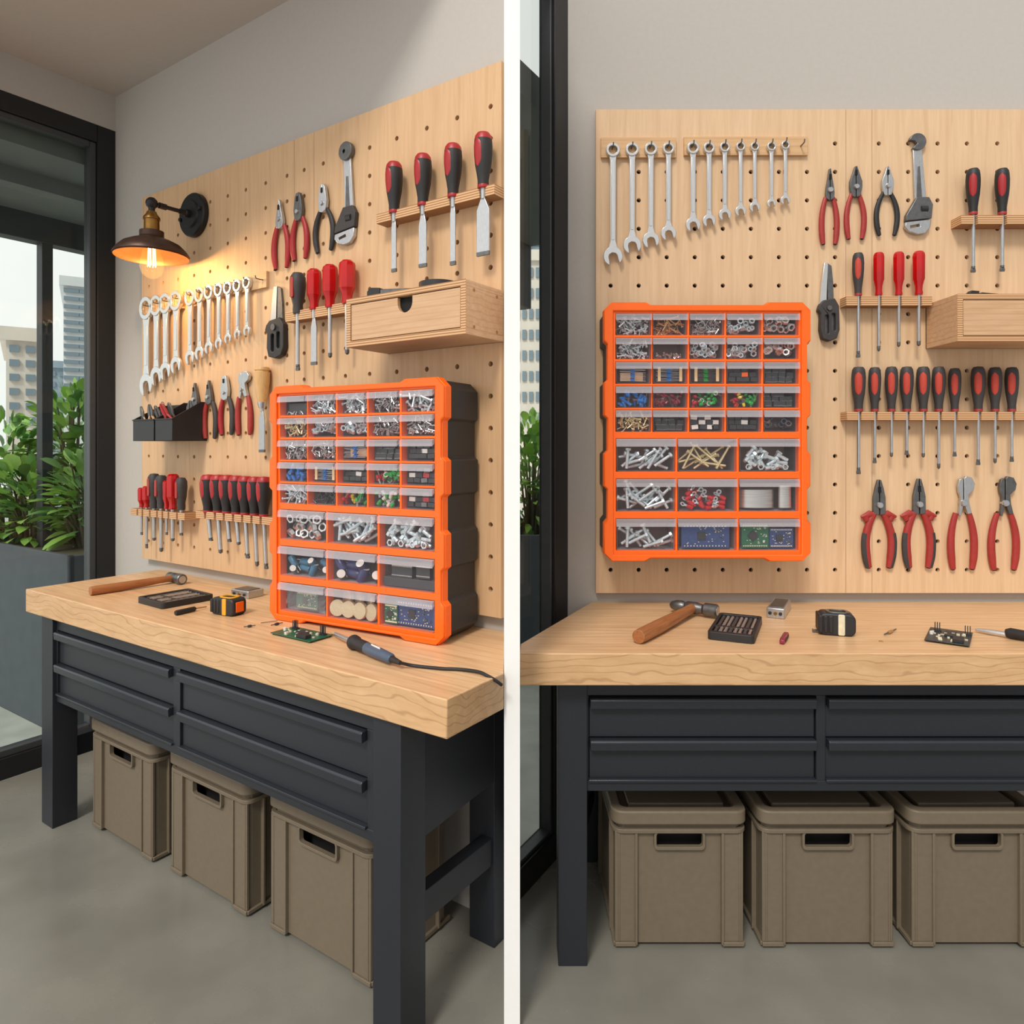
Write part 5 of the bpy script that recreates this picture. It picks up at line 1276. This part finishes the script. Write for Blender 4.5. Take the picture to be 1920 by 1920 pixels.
for i, (u, v, Y, rx, rz, n, lb) in enumerate([(140, 862, 4.7, .30, .50, 260, 'tall green shrub outside the left-hand glass, next to its frame'), (58, 950, 4.4, .26, .27, 150, 'low green shrub at the far left behind the left-hand glass'),
                                      (165, 935, 4.2, .22, .26, 120, 'small green shrub in front of the tall one outside the left-hand glass'), (15, 900, 4.6, .3, .45, 170, 'green shrub at the very left edge beyond the left-hand glass'),
                                      (998, 890, 5.2, .34, .42, 280, 'green shrub seen through the slim window beside the face-on pegboard')]):
    shrub(wpt(u, Y), Y, HC-(v-CV)/F*Y, rx, rz, int(n*1.9), 20+i, lb, .145 if i < 4 else .15)
def planter(X, Y, w, d, z0, z1, rz, m_, label):
    t = thing('planter_box', label, 'planter', T(X, Y, z0) @ Rz(rz))
    h = z1-z0; m = MB()
    m.box(-w/2, w/2, -d/2, -d/2+.03, 0, h); m.box(-w/2, w/2, d/2-.03, d/2, 0, h); m.box(-w/2, -w/2+.03, -d/2, d/2, 0, h); m.box(w/2-.03, w/2, -d/2, d/2, 0, h); ob('box', m, m_, t, .006)
    m = MB(); m.box(-w/2+.03, w/2-.03, -d/2+.03, d/2-.03, 0, h-.04); ob('soil', m, 'stem', t)
planter(wpt(120, 4.5), 4.5, 2.0, .8, -.06, .90, A.a, 'planterg', 'grey planter with shrubs outside the left-hand glass')
planter(wpt(998, 5.2), 5.2, 1.3, .8, -.06, .86, 0, 'planterg', 'grey planter with a shrub outside the slim window')
def tower(X, Y, w, z1, cols, rows, zr0, m_, label, rz=0, band=False):
    t = thing('tower_block', label, 'building', T(X, Y, -8) @ Rz(math.atan2(-X, Y)))
    m = MB(); m.box(-w/2, w/2, 0, 6, 0, z1+8); ob('walls', m, m_, t)
    dz = (z1-zr0)/rows; cw = w/cols
    wm = MB(); wm.box(-cw*(.48 if band else .3), cw*(.48 if band else .3), -.08, .05, dz*.22, dz*.68); wme = mesh(wm, 'window', 'towerwin')
    for r in range(rows):
        for c_ in range(cols):
            o = ob('window', wme, None, t, 0, 0); o.location = (-w/2+cw*(c_+.5), 0, zr0+8+r*dz)
    m = MB(); m.box(-w/2-.15, w/2+.15, -.15, 6.1, z1+8, z1+8.4); ob('parapet', m, m_, t)
zt = lambda v, Y: HC-(v-CV)/F*Y
tower(wpt(163, 30), 30, 1.7, zt(540, 30), 3, 15, zt(760, 30), 'tower', 'pale high-rise with window bands seen through the left-hand glass', 0, True)
tower(wpt(108, 40), 40, 2.0, zt(690, 40), 4, 5, zt(790, 40), 'tower2', 'low grey-blue block between the post and the pale high-rise')
tower(wpt(42, 21), 21, .8, zt(640, 21), 2, 6, zt(800, 21), 'tower3', 'cream building at the far left behind the post')
tower(wpt(1002, 26), 26, 1.5, zt(490, 26), 6, 8, zt(800, 26), 'tower3', 'cream block with square windows seen through the slim window')
tower(wpt(1000, 34), 34, .9, zt(460, 34), 2, 3, zt(500, 34), 'tower2', 'grey rooftop block behind the cream block, slim window')

# ------------------------------------------------------------------ light, sky, camera
wd = bpy.data.worlds.new('daylight'); SC.world = wd; wd.use_nodes = True; nt = wd.node_tree; nt.nodes.clear()
out = nt.nodes.new('ShaderNodeOutputWorld'); bg = nt.nodes.new('ShaderNodeBackground'); tc = nt.nodes.new('ShaderNodeTexCoord')
sp = nt.nodes.new('ShaderNodeSeparateXYZ'); nt.links.new(tc.outputs['Generated'], sp.inputs[0])
# overcast sky, brighter towards the left
mr = nt.nodes.new('ShaderNodeMapRange'); mr.inputs['From Min'].default_value = -1; mr.inputs['From Max'].default_value = 1; mr.inputs['To Min'].default_value = 1.5; mr.inputs['To Max'].default_value = .42
nt.links.new(sp.outputs['X'], mr.inputs[0])
mz = nt.nodes.new('ShaderNodeMapRange'); mz.inputs['From Min'].default_value = -.1; mz.inputs['From Max'].default_value = .9; mz.inputs['To Min'].default_value = .85; mz.inputs['To Max'].default_value = 1.0
nt.links.new(sp.outputs['Z'], mz.inputs[0])
mu = nt.nodes.new('ShaderNodeMath'); mu.operation = 'MULTIPLY'; nt.links.new(mr.outputs[0], mu.inputs[0]); nt.links.new(mz.outputs[0], mu.inputs[1])
nt.links.new(mu.outputs[0], bg.inputs['Strength']); bg.inputs['Color'].default_value = (1.0, .985, .96, 1)
nt.links.new(bg.outputs[0], out.inputs[0])
sn = bpy.data.lights.new('sun', 'SUN'); sn.energy = 2.1; sn.angle = math.radians(14); sn.color = (1, .95, .88)
so = bpy.data.objects.new('sun', sn); COL.objects.link(so)
az, el = math.radians(23), math.radians(46)
dirv = Vector((-math.sin(az)*math.cos(el), -math.cos(az)*math.cos(el), math.sin(el)))
so.rotation_euler = dirv.to_track_quat('Z', 'Y').to_euler(); so.location = dirv*4

cd = bpy.data.cameras.new('camera'); co = bpy.data.objects.new('camera', cd); COL.objects.link(co); SC.camera = co
co.location = (0, 0, HC); co.rotation_euler = (PI/2, 0, 0)
cd.sensor_fit = 'HORIZONTAL'; cd.sensor_width = 36; cd.lens = 36*F/1920; cd.shift_y = -(960-CV)/1920; cd.clip_start = .05; cd.clip_end = 200
vs = SC.view_settings; SC.display_settings.display_device = 'sRGB'
vs.view_transform = 'Standard'; vs.look = 'None'; vs.exposure = 0; vs.gamma = 1; vs.use_curve_mapping = False
SC.cycles.max_bounces = 10; SC.cycles.transparent_max_bounces = 24
